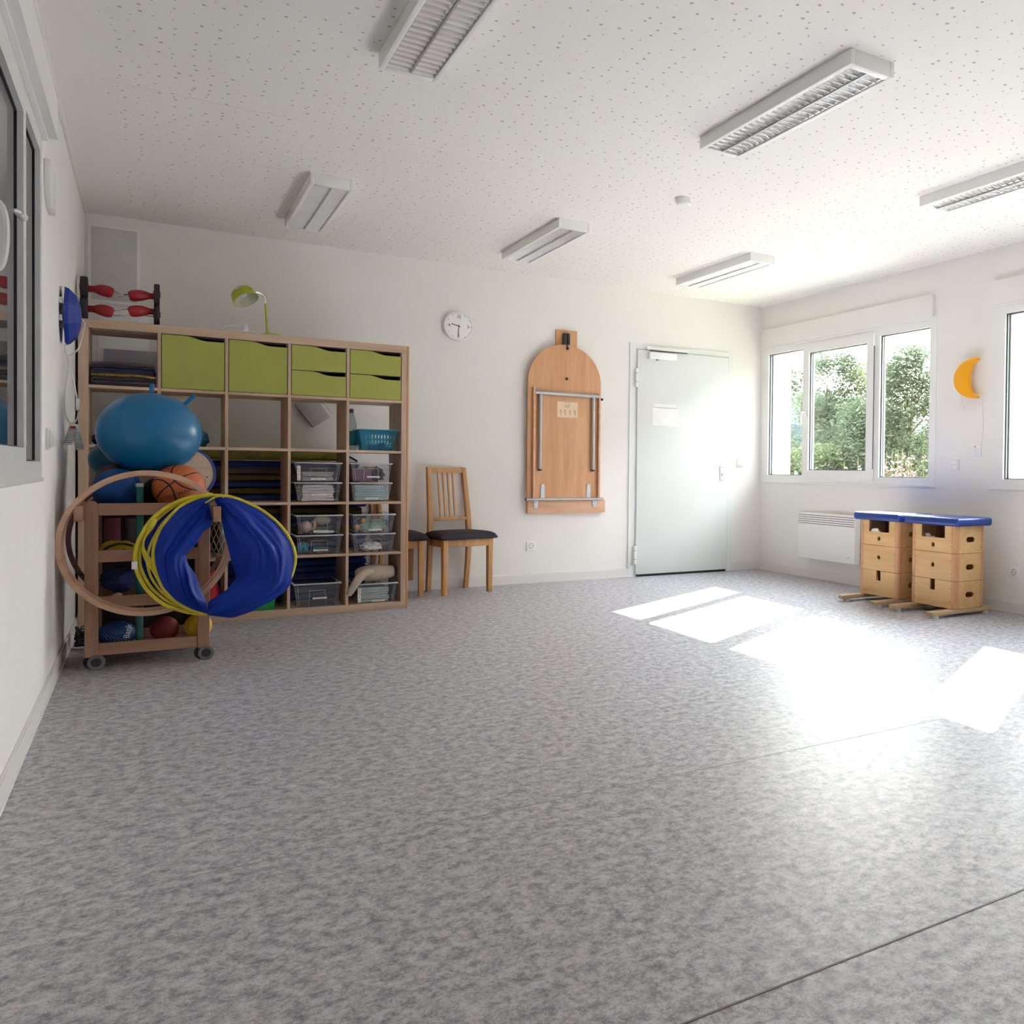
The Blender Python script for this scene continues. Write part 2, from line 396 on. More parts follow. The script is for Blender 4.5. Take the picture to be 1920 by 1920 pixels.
        o = bpy.data.objects.new(name, me); C.objects.link(o)
        if root is not None: o.parent = root
        elif off.length: o.location = off
        if solid:
            md = o.modifiers.new('thickness', 'SOLIDIFY'); md.thickness = solid; md.offset = 0
        if sub:
            md = o.modifiers.new('smooth', 'SUBSURF'); md.levels = sub; md.render_levels = sub
        if label: o['label'] = label
        return o
def root_world(o):
    v = Vector((0,0,0))
    while o is not None: v += Vector(o.location); o = o.parent
    return v
def tag(o, label, cat, group=None):
    o['label'] = label; o['category'] = cat
    if group: o['group'] = group
    return o
def thing(name, label, cat, loc=(0,0,0), group=None, rz=0):
    o = bpy.data.objects.new(name, None); o.empty_display_size = .1; C.objects.link(o); o.location = loc; o.rotation_euler = (0,0,rz)
    return tag(o, label, cat, group)
def struct(o): o['kind'] = 'structure'; return o
def sroot(name, loc=(0,0,0)):
    o = bpy.data.objects.new(name, None); o.empty_display_size = .1; C.objects.link(o); o.location = loc; o['kind'] = 'structure'; return o
def dup(root, loc=None, label=None, rz=None):
    r = root.copy(); C.objects.link(r)
    if loc is not None: r.location = loc
    if rz is not None: r.rotation_euler = (0,0,rz)
    if label: r['label'] = label
    def rec(a, b):
        for ch in list(a.children):
            c = ch.copy(); C.objects.link(c); c.parent = b; rec(ch, c)
    rec(root, r); return r
def text_obj(txt, size, mt, m, root, name='lettering', depth=.0005, warp=None):
    cu = bpy.data.curves.new('t', 'FONT'); cu.body = txt; cu.size = size; cu.extrude = depth; cu.align_x = 'CENTER'; cu.align_y = 'CENTER'
    o = bpy.data.objects.new('t', cu); C.objects.link(o)
    dg = bpy.context.evaluated_depsgraph_get(); me = bpy.data.meshes.new_from_object(o.evaluated_get(dg))
    bpy.data.objects.remove(o); bpy.data.curves.remove(cu)
    off = root_world(root)
    for v in me.vertices:
        p = mt @ v.co
        if warp: p = warp(p)
        v.co = p - off
    me.name = name; me.materials.clear(); me.materials.append(M[m])
    q = bpy.data.objects.new(name, me); C.objects.link(q); q.parent = root
    return q
FRONT = Matrix.Rotation(R(90), 4, 'X')            # text lying in xz, read from -y
def hsh(*a):
    return noise.noise(Vector(a + (0,)*(3-len(a)))) if len(a) < 3 else noise.noise(Vector(a))

# ------------------------------------------------------------------ room shell
TH = .27
struct(G().box(XL-.3, XR+TH, YF-.2, .25, -.2, 0).obj('floor', 'floor', flat=True))
struct(G().box(XL-.3, XR+TH, YF-.2, .25, H, H+.25).obj('ceiling', 'ceil', flat=True))
# seams in the vinyl and in the ceiling boards
struct(G().box(XL, XR, -6.1295, -6.1245, -.001, .0012).obj('trim_1', mat('vinyl_joint_weld', (.20,.14,.13), .6)))
g = G(); g.box(XL, XR, -4.962, -4.9585, -.001, .0008); g.box(XL, XR, -3.0, -2.997, -.001, .0005)
struct(g.obj('trim_2', mat('faint_vinyl_joint', (.38,.37,.39), .45)))
struct(G().box(XL, 1.9, -2.652, -2.644, H-.0015, H+.001).obj('trim_3', 'ceil_plain'))
struct(G().box(XL, XL+.02, YF, 0, H-.012, H).obj('trim_4', 'ceil_plain', bev=.002))
# back wall with the doorway and a shallow niche for the meter cabinet
g = G()
g.rects([(XL-.3,-.01),(XR+TH,-.01),(XR+TH,H),(XL-.3,H)], [[(3.70,.001),(4.64,.001),(4.64,2.115),(3.70,2.115)]], 'y', 0, .2)
struct(g.obj('wall_back', 'wall', flat=True))
struct(G().box(XL-.3, XR+TH, YF-.2, YF, 0, H).obj('wall_front', 'wall', flat=True))
YW = (-.02, -3.04)                          # left edges of the three right-hand windows
holes_in = [[(y-.13, .935), (y-2.40, .935), (y-2.40, 2.30), (y-.13, 2.30)] for y in YW]
struct(G().rects([(.2,0),(.2,H),(YF,H),(YF,0)], holes_in, 'x', XR+.045, XR+TH).obj('wall_right', 'wall', flat=True))
holes_fr = [[(y, .90), (y-2.45, .90), (y-2.45, 2.245), (y, 2.245)] for y in YW]
struct(G().rects([(.2,0),(.2,H),(YF,H),(YF,0)], holes_fr, 'x', XR, XR+.0449).obj('wall_right_lining', 'wall', flat=True))
LY0, LY1 = -2.89, -5.34
struct(G().rects([(.2,0),(.2,H),(YF,H),(YF,0)], [[(LY0,.94),(LY1,.94),(LY1,2.30),(LY0,2.30)]], 'x', XL, XL-.3).obj('wall_left', 'wall', flat=True))
# baseboards with a lighter top and bottom lip
def baseboard(nm, segs):
    g = G()
    for kind, a, b in segs:
        for (t, z0, z1) in ((.010, 0, .075), (.013, 0, .012), (.007, .075, .083)):
            if kind == 'y0': g.box(a, b, -t, 0, z0, z1)
            if kind == 'xl': g.box(XL, XL+t, a, b, z0, z1)
            if kind == 'xr': g.box(XR-t, XR, a, b, z0, z1)
    struct(g.obj(nm, 'base', bev=.001, seg=1))
baseboard('baseboard_back', [('y0', XL, 3.62), ('y0', 4.72, XR)])
baseboard('baseboard_left', [('xl', YF, -.001)])
baseboard('baseboard_right', [('xr', YF, -.001)])

# ------------------------------------------------------------------ windows
def glazing_ring(root, x0, sx, y0, y1, z0, z1, pane='glass'):
    """sx = +1: outside lies towards +x. rubber, spacer, rubber layers round the opening, then the pane"""
    def ringbox(g, xa, xb, inset):
        xa, xb = x0+sx*xa, x0+sx*xb
        lo, hi = min(xa, xb), max(xa, xb)
        g.box(lo, hi, y0-.0005, y0+inset, z0, z1); g.box(lo, hi, y1-inset, y1+.0005, z0, z1)
        g.box(lo, hi, y0, y1, z0-.0005, z0+inset); g.box(lo, hi, y0, y1, z1-inset, z1+.0005)
    g = G(); ringbox(g, .017, .0255, .006); ringbox(g, .041, .049, .006); g.obj('gasket', 'gasket', root)
    g = G(); ringbox(g, .026, .0405, .004); g.obj('spacer', 'spacer', root)
    xa = x0+sx*.021
    G().box(min(xa, xa+sx*.004), max(xa, xa+sx*.004), y0+.001, y1-.001, z0+.001, z1-.001).obj('pane', pane, root, flat=True)
def handle(root, x, y, z, sx, big=False):
    hr = G().box(min(x, x-sx*.012), max(x, x-sx*.012), y-.014, y+.014, z-.035, z+.035).obj('handle', 'white', root, bev=.004)
    off = root_world(root)
    g = G()
    if big: pts = [(x-sx*.01,y,z+.02),(x-sx*.05,y,z+.03),(x-sx*.062,y,z-.01),(x-sx*.062,y,z-.08),(x-sx*.055,y,z-.125),(x-sx*.045,y,z-.135)]
    else: pts = [(x-sx*.01,y,z),(x-sx*.045,y,z+.004),(x-sx*.055,y,z-.02),(x-sx*.055,y,z-.12)]
    g.tube(pts, .0105, 10, smooth=2)
    o = g.obj('grip', 'white', hr)   # lever
    return hr
def make_window(name, loc_y):
    """right-hand window, frame edge at y=loc_y"""
    r = sroot(name, (XR, loc_y, .9)); Y = lambda v: loc_y + v + .02
    x0 = XR - .004
    # outer frame with two mullions
    P1 = (-.71, -.135, .966, 2.175); P3 = (-2.395, -1.80, .964, 2.172)
    g = G(); outer = [(Y(-.02),.90),(Y(-2.47),.90),(Y(-2.47),2.245),(Y(-.02),2.245)]
    hs = [[(Y(a),c),(Y(b),c),(Y(b),d),(Y(a),d)] for a, b, c, d in (P1, P3)] + [[(Y(-1.725),.965),(Y(-.76),.965),(Y(-.76),2.18),(Y(-1.725),2.18)]]
    g.rects(outer, hs, 'x', x0, XR+.066); g.obj('window_frame', 'frame', r, flat=True)
    glazing_ring(r, x0, 1, Y(P1[0]), Y(P1[1]), P1[2], P1[3]); glazing_ring(r, x0, 1, Y(P3[0]), Y(P3[1]), P3[2], P3[3])
    xs = XR - .022
    g = G(); g.rects([(Y(-.745),.93),(Y(-1.742),.93),(Y(-1.742),2.205),(Y(-.745),2.205)], [[(Y(-.826),1.017),(Y(-1.65),1.017),(Y(-1.65),2.125),(Y(-.826),2.125)]], 'x', xs, XR+.05)
    sash = g.obj('sash', 'frame', r, flat=True)
    glazing_ring(r, xs, 1, Y(-1.65), Y(-.826), 1.017, 2.125)
    handle(r, xs, Y(-.782), 1.56, 1)
    G().cyl((xs-.004, Y(-1.745), 2.10), (xs-.004, Y(-1.745), 2.18), .008, 10).cyl((xs-.004, Y(-1.745), .945), (xs-.004, Y(-1.745), 1.02), .008, 10).obj('hinge', 'frame', r)
    G().box(xs-.001, xs+.004, Y(-1.748), Y(-1.743), 1.03, 2.09).obj('gap_seal', 'gasket', r)
    G().box(XR-.012, XR+.0, Y(-2.475), Y(-.015), .888, .902).obj('sill', 'frame', r, bev=.002)
    G().box(XR-.034, XR-.0005, Y(-2.44), Y(-.03), 2.247, 2.425).obj('shutter_box', 'wall', r, bev=.004)
    G().box(XR-.018, XR-.0005, Y(-2.46), Y(-.02), 2.232, 2.247).obj('shutter_guide', 'enamel', r, bev=.002)
    G().box(XR+.068, XR+.33, Y(-2.44), Y(-.10), .915, .937).obj('outer_sill', 'galv', r, bev=.003)
    return r
w1 = make_window('window_1', YW[0])
make_window('window_2', YW[1])
# the third opening stays walled up
# left-hand window: shutter lowered outside
r = sroot('window_4', (XL, LY0, .94)); x0 = XL + .001
op = [(-3.46, -2.955, 1.005, 2.235), (-5.275, -4.77, 1.005, 2.235)]
g = G().rects([(LY0,.94),(LY1,.94),(LY1,2.30),(LY0,2.30)], [[(a,c),(b,c),(b,d),(a,d)] for a, b, c, d in op] + [[(-3.56,1.0),(-4.70,1.0),(-4.70,2.24),(-3.56,2.24)]], 'x', XL-.07, x0)
g.obj('window_frame', 'frame', r, flat=True)
for a, b, c, d in op: glazing_ring(r, x0, -1, a, b, c, d, 'glass_left')
g = G().rects([(-3.52,.965),(-4.74,.965),(-4.74,2.27),(-3.52,2.27)], [[(-3.60,1.05),(-4.66,1.05),(-4.66,2.185),(-3.60,2.185)]], 'x', XL-.045, x0+.006)
g.obj('sash', 'frame', r, flat=True)
glazing_ring(r, x0+.006, -1, -4.66, -3.60, 1.05, 2.185, 'glass_left')
hh = handle(r, x0+.006, -4.70, 1.60, -1, True)
G().cyl((XL+.014, -3.80, 1.80), (XL+.018, -3.73, 1.80), .013, 14).cyl((XL+.001,-3.82,1.80),(XL+.016,-3.80,1.80),.006,8).obj('stay_knob', 'white', r)
g = G()
for k in range(37): g.box(XL-.13, XL-.115, LY1+.01, LY0-.01, .95+k*.037, .984+k*.037)
g.obj('shutter_curtain', 'shutter', r, bev=.003, seg=1)
G().box(XL+.0005, XL+.006, LY1-.02, LY0+.01, .925, .94).obj('sill', 'frame', r, bev=.002)
G().box(XL+.0005, XL+.05, LY1-.04, LY0+.03, 2.315, 2.475).obj('shutter_box', 'enamel', r, bev=.003)
G().box(XL+.0005, XL+.02, LY1-.04, LY0+.02, 2.30, 2.315).obj('shutter_guide', 'enamel', r, bev=.002)
t = tag(G().prism([(-2.56, 2.25), (-2.80, 2.25), (-2.80, 2.13), (-2.70, 2.07), (-2.56, 2.07)], 'x', XL+.0005, XL+.022).obj('strap_cover', 'white', bev=.003, center=True),
        'white plastic strap cover on left wall just below the end of the shutter box', 'strap cover')

# ------------------------------------------------------------------ door
r = sroot('door_1', (4.17, 0, 0))
g = G().rects([(3.605,.0),(4.735,.0),(4.735,2.175),(3.605,2.175)], [[(3.665,.0005),(4.685,.0005),(4.685,2.125),(3.665,2.125)]], 'y', -.012, 0.0)
g.box(3.665, 3.70, -.004, .08, 0, 2.125); g.box(4.655, 4.685, -.004, .08, 0, 2.125); g.box(3.70, 4.655, -.004, .08, 2.105, 2.13)
g.obj('door_frame', 'doorw', r, bev=.002, seg=1)
G().box(3.677, 4.673, -.030, .03, .022, 2.118).obj('door_leaf', 'doorw', r, bev=.003)
G().box(3.69, 4.665, -.022, .04, .0, .0225).obj('door_gap', 'gasket', r)
def hinge(z):
    g = G(); x = 3.662
    for a, b in ((0, .045), (.047, .125), (.127, .17)): g.cyl((x, -.034, z+a), (x, -.034, z+b), .0145, 14)
    g.box(x-.012, x+.014, -.03, -.012, z+.02, z+.15)
    g.obj('hinge', 'white', r, bev=0)
    G().cyl((x, -.034, z+.0445), (x, -.034, z+.0475), .0155, 14).cyl((x, -.034, z+.1245), (x, -.034, z+.1275), .0155, 14).obj('hinge_washer', 'black', r)
hinge(1.77); hinge(.12)
hn = G().box(4.585, 4.622, -.038, -.0305, .905, 1.075).obj('handle', 'white', r, bev=.003)
G().tube([(4.603,-.035,1.045),(4.603,-.075,1.045),(4.59,-.085,1.045),(4.50,-.085,1.043)], .0095, 10, smooth=2).obj('lever', 'white', hn)
G().cyl((4.603,-.0395,.965),(4.603,-.038,.965),.006,12).box(4.6005,4.6055,-.0395,-.038,.945,.965).obj('keyhole', 'black', hn)
G().box(3.765, 4.20, -.052, -.0125, 2.122, 2.155).obj('closer_rail', 'white', r, bev=.003)
G().box(3.79, 4.19, -.058, -.046, 2.114, 2.121).obj('closer_arm', 'black', r)
G().box(3.775, 4.06, -.085, -.0305, 2.035, 2.10).obj('closer_body', 'enamel', r, bev=.004)
G().cyl((3.86,-.06,2.034),(3.86,-.06,2.028),.012,12).obj('closer_screw', 'black', r)
hs = thing('door_sign', 'small clear sign holder with white paper fixed on the white door', 'sign holder', (3.97,-.031,1.42))
G().box(3.83, 4.10, -.036, -.0305, 1.585, 1.625).obj('clamp_rail', 'white', hs, bev=.001, seg=1)
G().box(3.835, 4.095, -.0368, -.036, 1.586, 1.590).box(3.84,3.846,-.0368,-.036,1.606,1.612).box(4.086,4.092,-.0368,-.036,1.606,1.612).obj('rail_groove', 'print', hs)
G().box(3.832, 4.11, -.033, -.0305, 1.42, 1.585).obj('paper', 'dirtpaper', hs)
# back-wall fittings
def switch_plate(name, label, x, z, cat='light switch'):
    t = thing(name, label, cat, (x, 0, z))
    G().box(x-.041, x+.041, -.01, 0, z-.041, z+.041).obj('cover_frame', 'white', t, bev=.003)
    G().box(x-.029, x+.029, -.014, -.01, z-.029, z+.029).obj('rocker', 'white', t, bev=.002)
    return t
switch_plate('light_switch', 'white light switch on the back wall, right of the door', 4.84, 1.085)
def socket(name, label, p, nrm):
    t = thing(name, label, 'socket', p); o = Vector(p)
    def B(u0,u1,z0,z1,d0,d1):
        if nrm == 'y': return (o.x+u0, o.x+u1, o.y-d1, o.y-d0, o.z+z0, o.z+z1)
        return (o.x-d1, o.x-d0, o.y+u0, o.y+u1, o.z+z0, o.z+z1)
    G().box(*B(-.041,.041,-.041,.041,0,.009)).obj('cover_frame', 'white', t, bev=.003)
    d = Vector((0,-1,0)) if nrm == 'y' else Vector((-1,0,0))
    u = Vector((1,0,0)) if nrm == 'y' else Vector((0,1,0))
    G().tube([o+d*.0095+u*.021*math.cos(a*math.pi/12)+Vector((0,0,.021*math.sin(a*math.pi/12))) for a in range(24)], .0016, 6, True).obj('socket_rim', 'print', t)
    g = G()
    for k in (-1, 1): g.cyl(o+d*.009+u*.0095*k, o+d*.0105+u*.0095*k, .003, 10)
    g.cyl(o+d*.009+Vector((0,0,.018)), o+d*.0105+Vector((0,0,.018)), .0025, 8); g.cyl(o+d*.009-Vector((0,0,.018)), o+d*.0105-Vector((0,0,.018)), .0025, 8)
    g.obj('pin_hole', 'black', t)
socket('wall_socket', 'white wall socket low on the back wall, beside the folding table', (2.68,0,.325), 'y')
socket('wall_socket', 'white wall socket low on the window wall, right of the vaulting boxes', (XR,-3.275,.295), 'x')
t = thing('light_switch', 'white switch plate with small dots, between the first window and moon lamp', 'light switch', (XR,-2.68,1.07))
G().box(XR-.011, XR, -2.725, -2.64, 1.025, 1.11).obj('cover_frame', 'white', t, bev=.004)
G().box(XR-.016, XR-.011, -2.715, -2.65, 1.03, 1.105).obj('rocker', 'enamel', t, bev=.003)
for yq in (-2.70, -2.665): G().cyl((XR-.017,yq,1.07),(XR-.016,yq,1.07),.003,8).obj('indicator', 'print', t)
t = thing('light_switch', 'white switch with rounded cover on the left wall below the window corner', 'light switch', (XL,-2.66,1.10))
G().box(XL, XL+.01, -2.71, -2.62, 1.055, 1.145).obj('cover_frame', 'white', t, bev=.003)
G().prism([(XL+.01,1.14),(XL+.028,1.12),(XL+.033,1.10),(XL+.028,1.075),(XL+.01,1.06)], 'y', -2.70, -2.63).obj('rocker', 'white', t, bev=.003)

# clock
cx, cz = 2.043, 2.162
t = thing('wall_clock', 'round white wall clock showing half past nine on the back wall', 'clock', (cx,0,cz))
G().lathe([(.0,0),(.117,0),(.122,-.006),(.122,-.030),(.116,-.036),(.108,-.036),(.106,-.030),(.0,-.030)], (cx,0,cz), 48, 'y').obj('clock_case', 'metalgrey', t).data.materials[0] = M['white']
G().lathe([(.0,-.0305),(.104,-.0305),(.104,-.0315),(.0,-.0315)], (cx,0,cz), 48, 'y').obj('clock_face', 'paper', t)
for s_, a in (('12', 0), ('3', 90), ('6', 180), ('9', 270)):
    text_obj(s_, .034, Matrix.Translation((cx+.076*math.sin(R(a)), -.0325, cz+.076*math.cos(R(a)))) @ FRONT, 'printblack', t, 'numeral')
for k in range(12):
    a = R(30*k); G().obox((cx+.097*math.sin(a), -.0325, cz+.097*math.cos(a)), (.003,.001,.009), (0, a, 0)).obj('hour_mark', 'printblack', t)
def hand(a, l0, l1, w, y):
    a = R(a); m_ = (l0+l1)/2
    return G().obox((cx+m_*math.sin(a), y, cz+m_*math.cos(a)), (w,.001,l1-l0), (0, a, 0))
hand(285, -.014, .062, .006, -.0335).obj('hour_hand', 'printblack', t)
hand(184, -.014, .094, .005, -.035).obj('minute_hand', 'printblack', t)

# meter cabinet flush in the corner, and grey box under it
t = thing('meter_cabinet', 'pale grey flush cabinet door high in the back left corner', 'cabinet', (-.24,0,2.08))
G().box(-.385, -.10, -.012, 0, 2.08, 2.60).obj('cabinet_frame', 'enamel', t, bev=.002)
G().box(-.368, -.117, -.018, -.012, 2.10, 2.585).obj('cabinet_door', mat('pale_grey_paint', (.62,.61,.62), .5), t, bev=.002)
G().cyl((-.15,-.018,2.34),(-.15,-.03,2.34),.011,12).obj('cabinet_lock', 'chrome', t)
t = thing('cable_channel', 'white trunking panel on back wall below the flush cabinet', 'trunking', (-.24,0,1.35))
G().box(-.33, -.05, -.014, 0, 1.1, 2.05).obj('trunking_cover', 'enamel', t, bev=.003)
t = thing('junction_box', 'grey metal box with small screws on back wall behind top left shelf', 'junction box', (-.15,-.014,1.58))
G().box(-.30, .03, -.05, -.014, 1.56, 1.77).obj('box_body', 'metalgrey', t, bev=.003)
for x in (-.22,-.13,-.04): G().cyl((x,-.05,1.65),(x,-.056,1.65),.008,10).obj('screw', 'chrome', t)

# ------------------------------------------------------------------ ceiling luminaires
def luminaire(x0, y0, label, first=None):
    W, Ln, D = .23, 1.17, .062
    t = thing('louvred_ceiling_light', label, 'ceiling light', (x0+W/2, y0-Ln/2, H), 'long white ceiling lights with two rows of mirror louvers')
    X0, X1, Y1, Y0 = x0, x0+W, y0, y0-Ln
    g = G()
    g.box(X0, X0+.022, Y0, Y1, H-D, H); g.box(X1-.022, X1, Y0, Y1, H-D, H)
    g.box(X0+.022, X1-.022, Y0, Y0+.035, H-D, H); g.box(X0+.022, X1-.022, Y1-.035, Y1, H-D, H)
    g.box(X0+.022, X1-.022, Y0+.035, Y1-.035, H-.006, H)
    g.obj('housing', 'enamel', t, bev=.0035)
    for a in (X0+.024, X0+W/2+.004):
        b = a + W/2 - .028; Lr = Ln-.075; n = 24; g = G(); c = (a+b)/2; yb = Y0+.0375
        # curved trough behind the blades
        rings = []
        for k in range(13):
            f = k/12; xx = a + (b-a)*f; zz = H-.010-.046*(2*f-1)**2
            rings.append((xx, zz))
        for k in range(12):
            (xa, za), (xb, zb) = rings[k], rings[k+1]
            v = [g.b.verts.new(q) for q in ((xa,yb,za),(xa,yb+Lr,za),(xb,yb+Lr,zb),(xb,yb,zb))]; g.b.faces.new(v)
        g.obj('reflector', 'louver', t, solid=.0008)
        g = G()
        for k in range(n+1):
            y = yb + Lr*k/n
            w = .0028 if k in (0, n) else .0018
            # blade: wider at the bottom like a parabolic lamella
            top = H-.030; bot = H-D+.002
            P = [(a, y-.0012, bot), (b, y-.0012, bot), (b, y+.0012, bot), (a, y+.0012, bot), (a+.010, y-.011, top), (b-.010, y-.011, top), (b-.010, y+.011, top), (a+.010, y+.011, top)]
            vs = [g.b.verts.new(q) for q in P]
            for f in ((0,1,2,3),(4,5,6,7),(0,1,5,4),(2,3,7,6),(0,3,7,4),(1,2,6,5)): g.b.faces.new([vs[i] for i in f])
        g.obj('louver_blades', 'louver', t)
        G().cyl((c, yb+.01, H-.022), (c, yb+Lr-.01, H-.022), .0075, 12).obj('lamp_tube', 'tubeglass', t)
    G().box(X0+W/2-.004, X0+W/2+.004, Y0+.0355, Y1-.0355, H-D, H-.03).obj('centre_bar', 'steel', t)
    return t
L0 = luminaire(.703, -.67, 'long white ceiling light in far row, above the shelf and green lamp')
for x, y, lb in ((2.185, -.67, 'long white ceiling light in far row, middle one, above the folding table'),
                 (3.715, -.67, 'long white ceiling light in far row, nearest the door corner'),
                 (.71, -3.635, 'long white ceiling light cut off by the top edge of photo'),
                 (2.21, -3.635, 'large long ceiling light in near row, fully visible above room centre'),
                 (3.765, -3.60, 'long white ceiling light cut off by the right edge of photo')):
    l = dup(L0, (x+.115, y-.585, H), lb)
t = thing('smoke_detector', 'round white smoke detector on the perforated ceiling', 'smoke detector', (2.645,-2.70,H))
G().lathe([(.0,0),(.052,0),(.052,-.014),(.048,-.020),(.0,-.020)], (2.645,-2.70,H), 32).obj('detector_base', 'white', t)
G().lathe([(.0,-.0205),(.046,-.0205),(.046,-.034),(.036,-.042),(.0,-.044)], (2.645,-2.70,H), 32).obj('detector_cover', 'white', t)

# ------------------------------------------------------------------ cube shelf
SX, SY, SD = -.392, -.9036, .39
CW, T1, OUT = .336, .0175, .05
def cellx(k): x = SX+OUT+(k-1)*(CW+T1); return x, x+CW       # k = 1..5 from the left
def cellz(k): z = OUT+(5-k)*(CW+T1); return z, z+CW          # k = 1..5 from the top
sh = thing('cube_shelf', 'birch cube shelf of five by five open compartments against left corner', 'shelf', (SX+.925, SY+SD/2, 0))
Wd = 1.85
G().box(SX+.001, SX+Wd-.001, SY, SY+SD, Wd-OUT, Wd).obj('top_board', 'birch', sh, bev=.0015, seg=1)
G().box(SX+.001, SX+Wd-.001, SY, SY+SD, 0, OUT).obj('bottom_board', 'birch', sh, bev=.0015, seg=1)
G().box(SX, SX+OUT, SY+.0005, SY+SD, OUT, Wd-OUT).obj('side_panel', 'birchz', sh, bev=.0015, seg=1)
G().box(SX+Wd-OUT, SX+Wd-.015, SY+.0005, SY+SD, OUT, Wd-OUT).obj('side_panel', 'birchz', sh, bev=.0015, seg=1)
G().box(SX+Wd-.015, SX+Wd, SY-.001, SY+SD, .0, Wd).obj('edge_strip', 'edge', sh, bev=.003)
for k in range(1, 5):
    x = cellx(k)[1]; G().box(x, x+T1, SY+.0005, SY+SD, OUT, Wd-OUT).obj('divider', 'birchz', sh, bev=.001, seg=1)
for k in range(1, 5):
    z = cellz(k+1)[1]
    for j in range(1, 6):
        a, b = cellx(j); G().box(a, b, SY+.001, SY+SD, z, z+T1).obj('shelf_board', 'birch', sh, bev=.001, seg=1)

def insert_front(x0, x1, z0, z1, drawer):
    """lime front with a wavy grip cut-out at the upper right"""
    w = x1-x0; n = 24; pts = [(x0, z0), (x1, z0)]
    top = []
    for i in range(n+1):
        f = i/n; s_ = min(1, max(0, (f-.36)/.36)); s_ = s_*s_*(3-2*s_); top.append((x0+w*f, z1-.024*s_))
    return G().prism(pts + top[::-1], 'y', SY+.004, SY+.016)
for col in (2, 3):
    a, b = cellx(col); z0, z1 = cellz(1)
    t = thing('cabinet_insert', 'lime green door insert in %s compartment of the top row' % ('second' if col == 2 else 'third'), 'door insert', ((a+b)/2, SY+.2, z0), 'lime green inserts in the top row')
    g = G(); g.box(a+.002, a+.012, SY+.02, SY+SD-.01, z0+.001, z1-.002); g.box(b-.012, b-.002, SY+.006, SY+SD-.01, z0+.001, z1-.002)
    g.box(a+.012, b-.012, SY+.02, SY+SD-.01, z0+.001, z0+.011); g.box(a+.012, b-.012, SY+.02, SY+SD-.01, z1-.012, z1-.002); g.box(a+.012, b-.012, SY+SD-.02, SY+SD-.01, z0+.011, z1-.012)
    g.obj('carcass', 'dark', t)
    insert_front(a+.004, b-.004, z0+.003, z1-.004, False).obj('door', 'green', t, bev=.001, seg=1)
    G().box(b-.0045, b-.0025, SY+.003, SY+.02, z1-.03, z1-.004).obj('hinge_strip', 'metalgrey', t)
for col in (4, 5):
    a, b = cellx(col); z0, z1 = cellz(1); zm = (z0+z1)/2
    t = thing('drawer_insert', 'lime green two drawer insert in %s compartment of the top row' % ('fourth' if col == 4 else 'fifth'), 'drawer insert', ((a+b)/2, SY+.2, z0), 'lime green inserts in the top row')
    g = G(); g.box(a+.002, a+.010, SY+.02, SY+SD-.01, z0+.001, z1-.002); g.box(b-.010, b-.002, SY+.02, SY+SD-.01, z0+.001, z1-.002)
    g.box(a+.010, b-.010, SY+.03, SY+SD-.01, zm-.004, zm+.004); g.box(a+.010, b-.010, SY+SD-.02, SY+SD-.01, z0+.002, z1-.002)
    g.box(a+.010, b-.010, SY+.02, SY+SD-.02, z0+.001, z0+.008); g.box(a+.010, b-.010, SY+.02, SY+SD-.02, z1-.008, z1-.002)
    g.obj('carcass', 'dark', t)
    for (q0, q1) in ((zm+.001, z1-.004), (z0+.003, zm-.003)):
        d = insert_front(a+.004, b-.004, q0, q1, True).obj('drawer', 'green', t, bev=.001, seg=1)
        G().box(b-.008, b-.0045, SY+.003, SY+.018, q1-.026, q1-.002).obj('drawer_side', 'metalgrey', d)

# ------------------------------------------------------------------ soft things
def slab(x0, x1, y0, y1, z0, z1, seed=0, amp=.004, sag=0, nx=14, ny=10):
    """folded cloth: rounded wavy slab"""
    g = G(); b = g.b; cx_, cy_ = (x0+x1)/2, (y0+y1)/2; h = (z1-z0)/2; rings = []
    m = 10
    for k in range(m+1):
        th = -math.pi/2 + math.pi*k/m; zz = math.sin(th)*h; ins = (1-math.cos(th))*h*.9
        ring = []
        for (sx, sy, nn) in ((1,-1,ny),(1,1,nx),(-1,1,ny),(-1,-1,nx)):
            pass
        P = []
        X0, X1, Y0, Y1 = x0+ins, x1-ins, y0+ins, y1-ins
        for i in range(nx): P.append((X0+(X1-X0)*i/nx, Y0))
        for i in range(ny): P.append((X1, Y0+(Y1-Y0)*i/ny))
        for i in range(nx): P.append((X1-(X1-X0)*i/nx, Y1))
        for i in range(ny): P.append((X0, Y1-(Y1-Y0)*i/ny))
        for (x, y) in P:
            w = noise.noise(Vector((x*11+seed, y*11, seed*3.1)))*amp
            w2 = noise.noise(Vector((x*9, y*9+seed*7, 5.3+k*.3)))*amp*1.6
            fx = (x-cx_)/max(1e-6, (x1-x0)/2)
            ring.append(b.verts.new((x+w2*.6, y+w2*.8, (z0+z1)/2+zz+w-sag*fx*fx)))
        rings.append(ring)
    g.skin(rings)
    return g
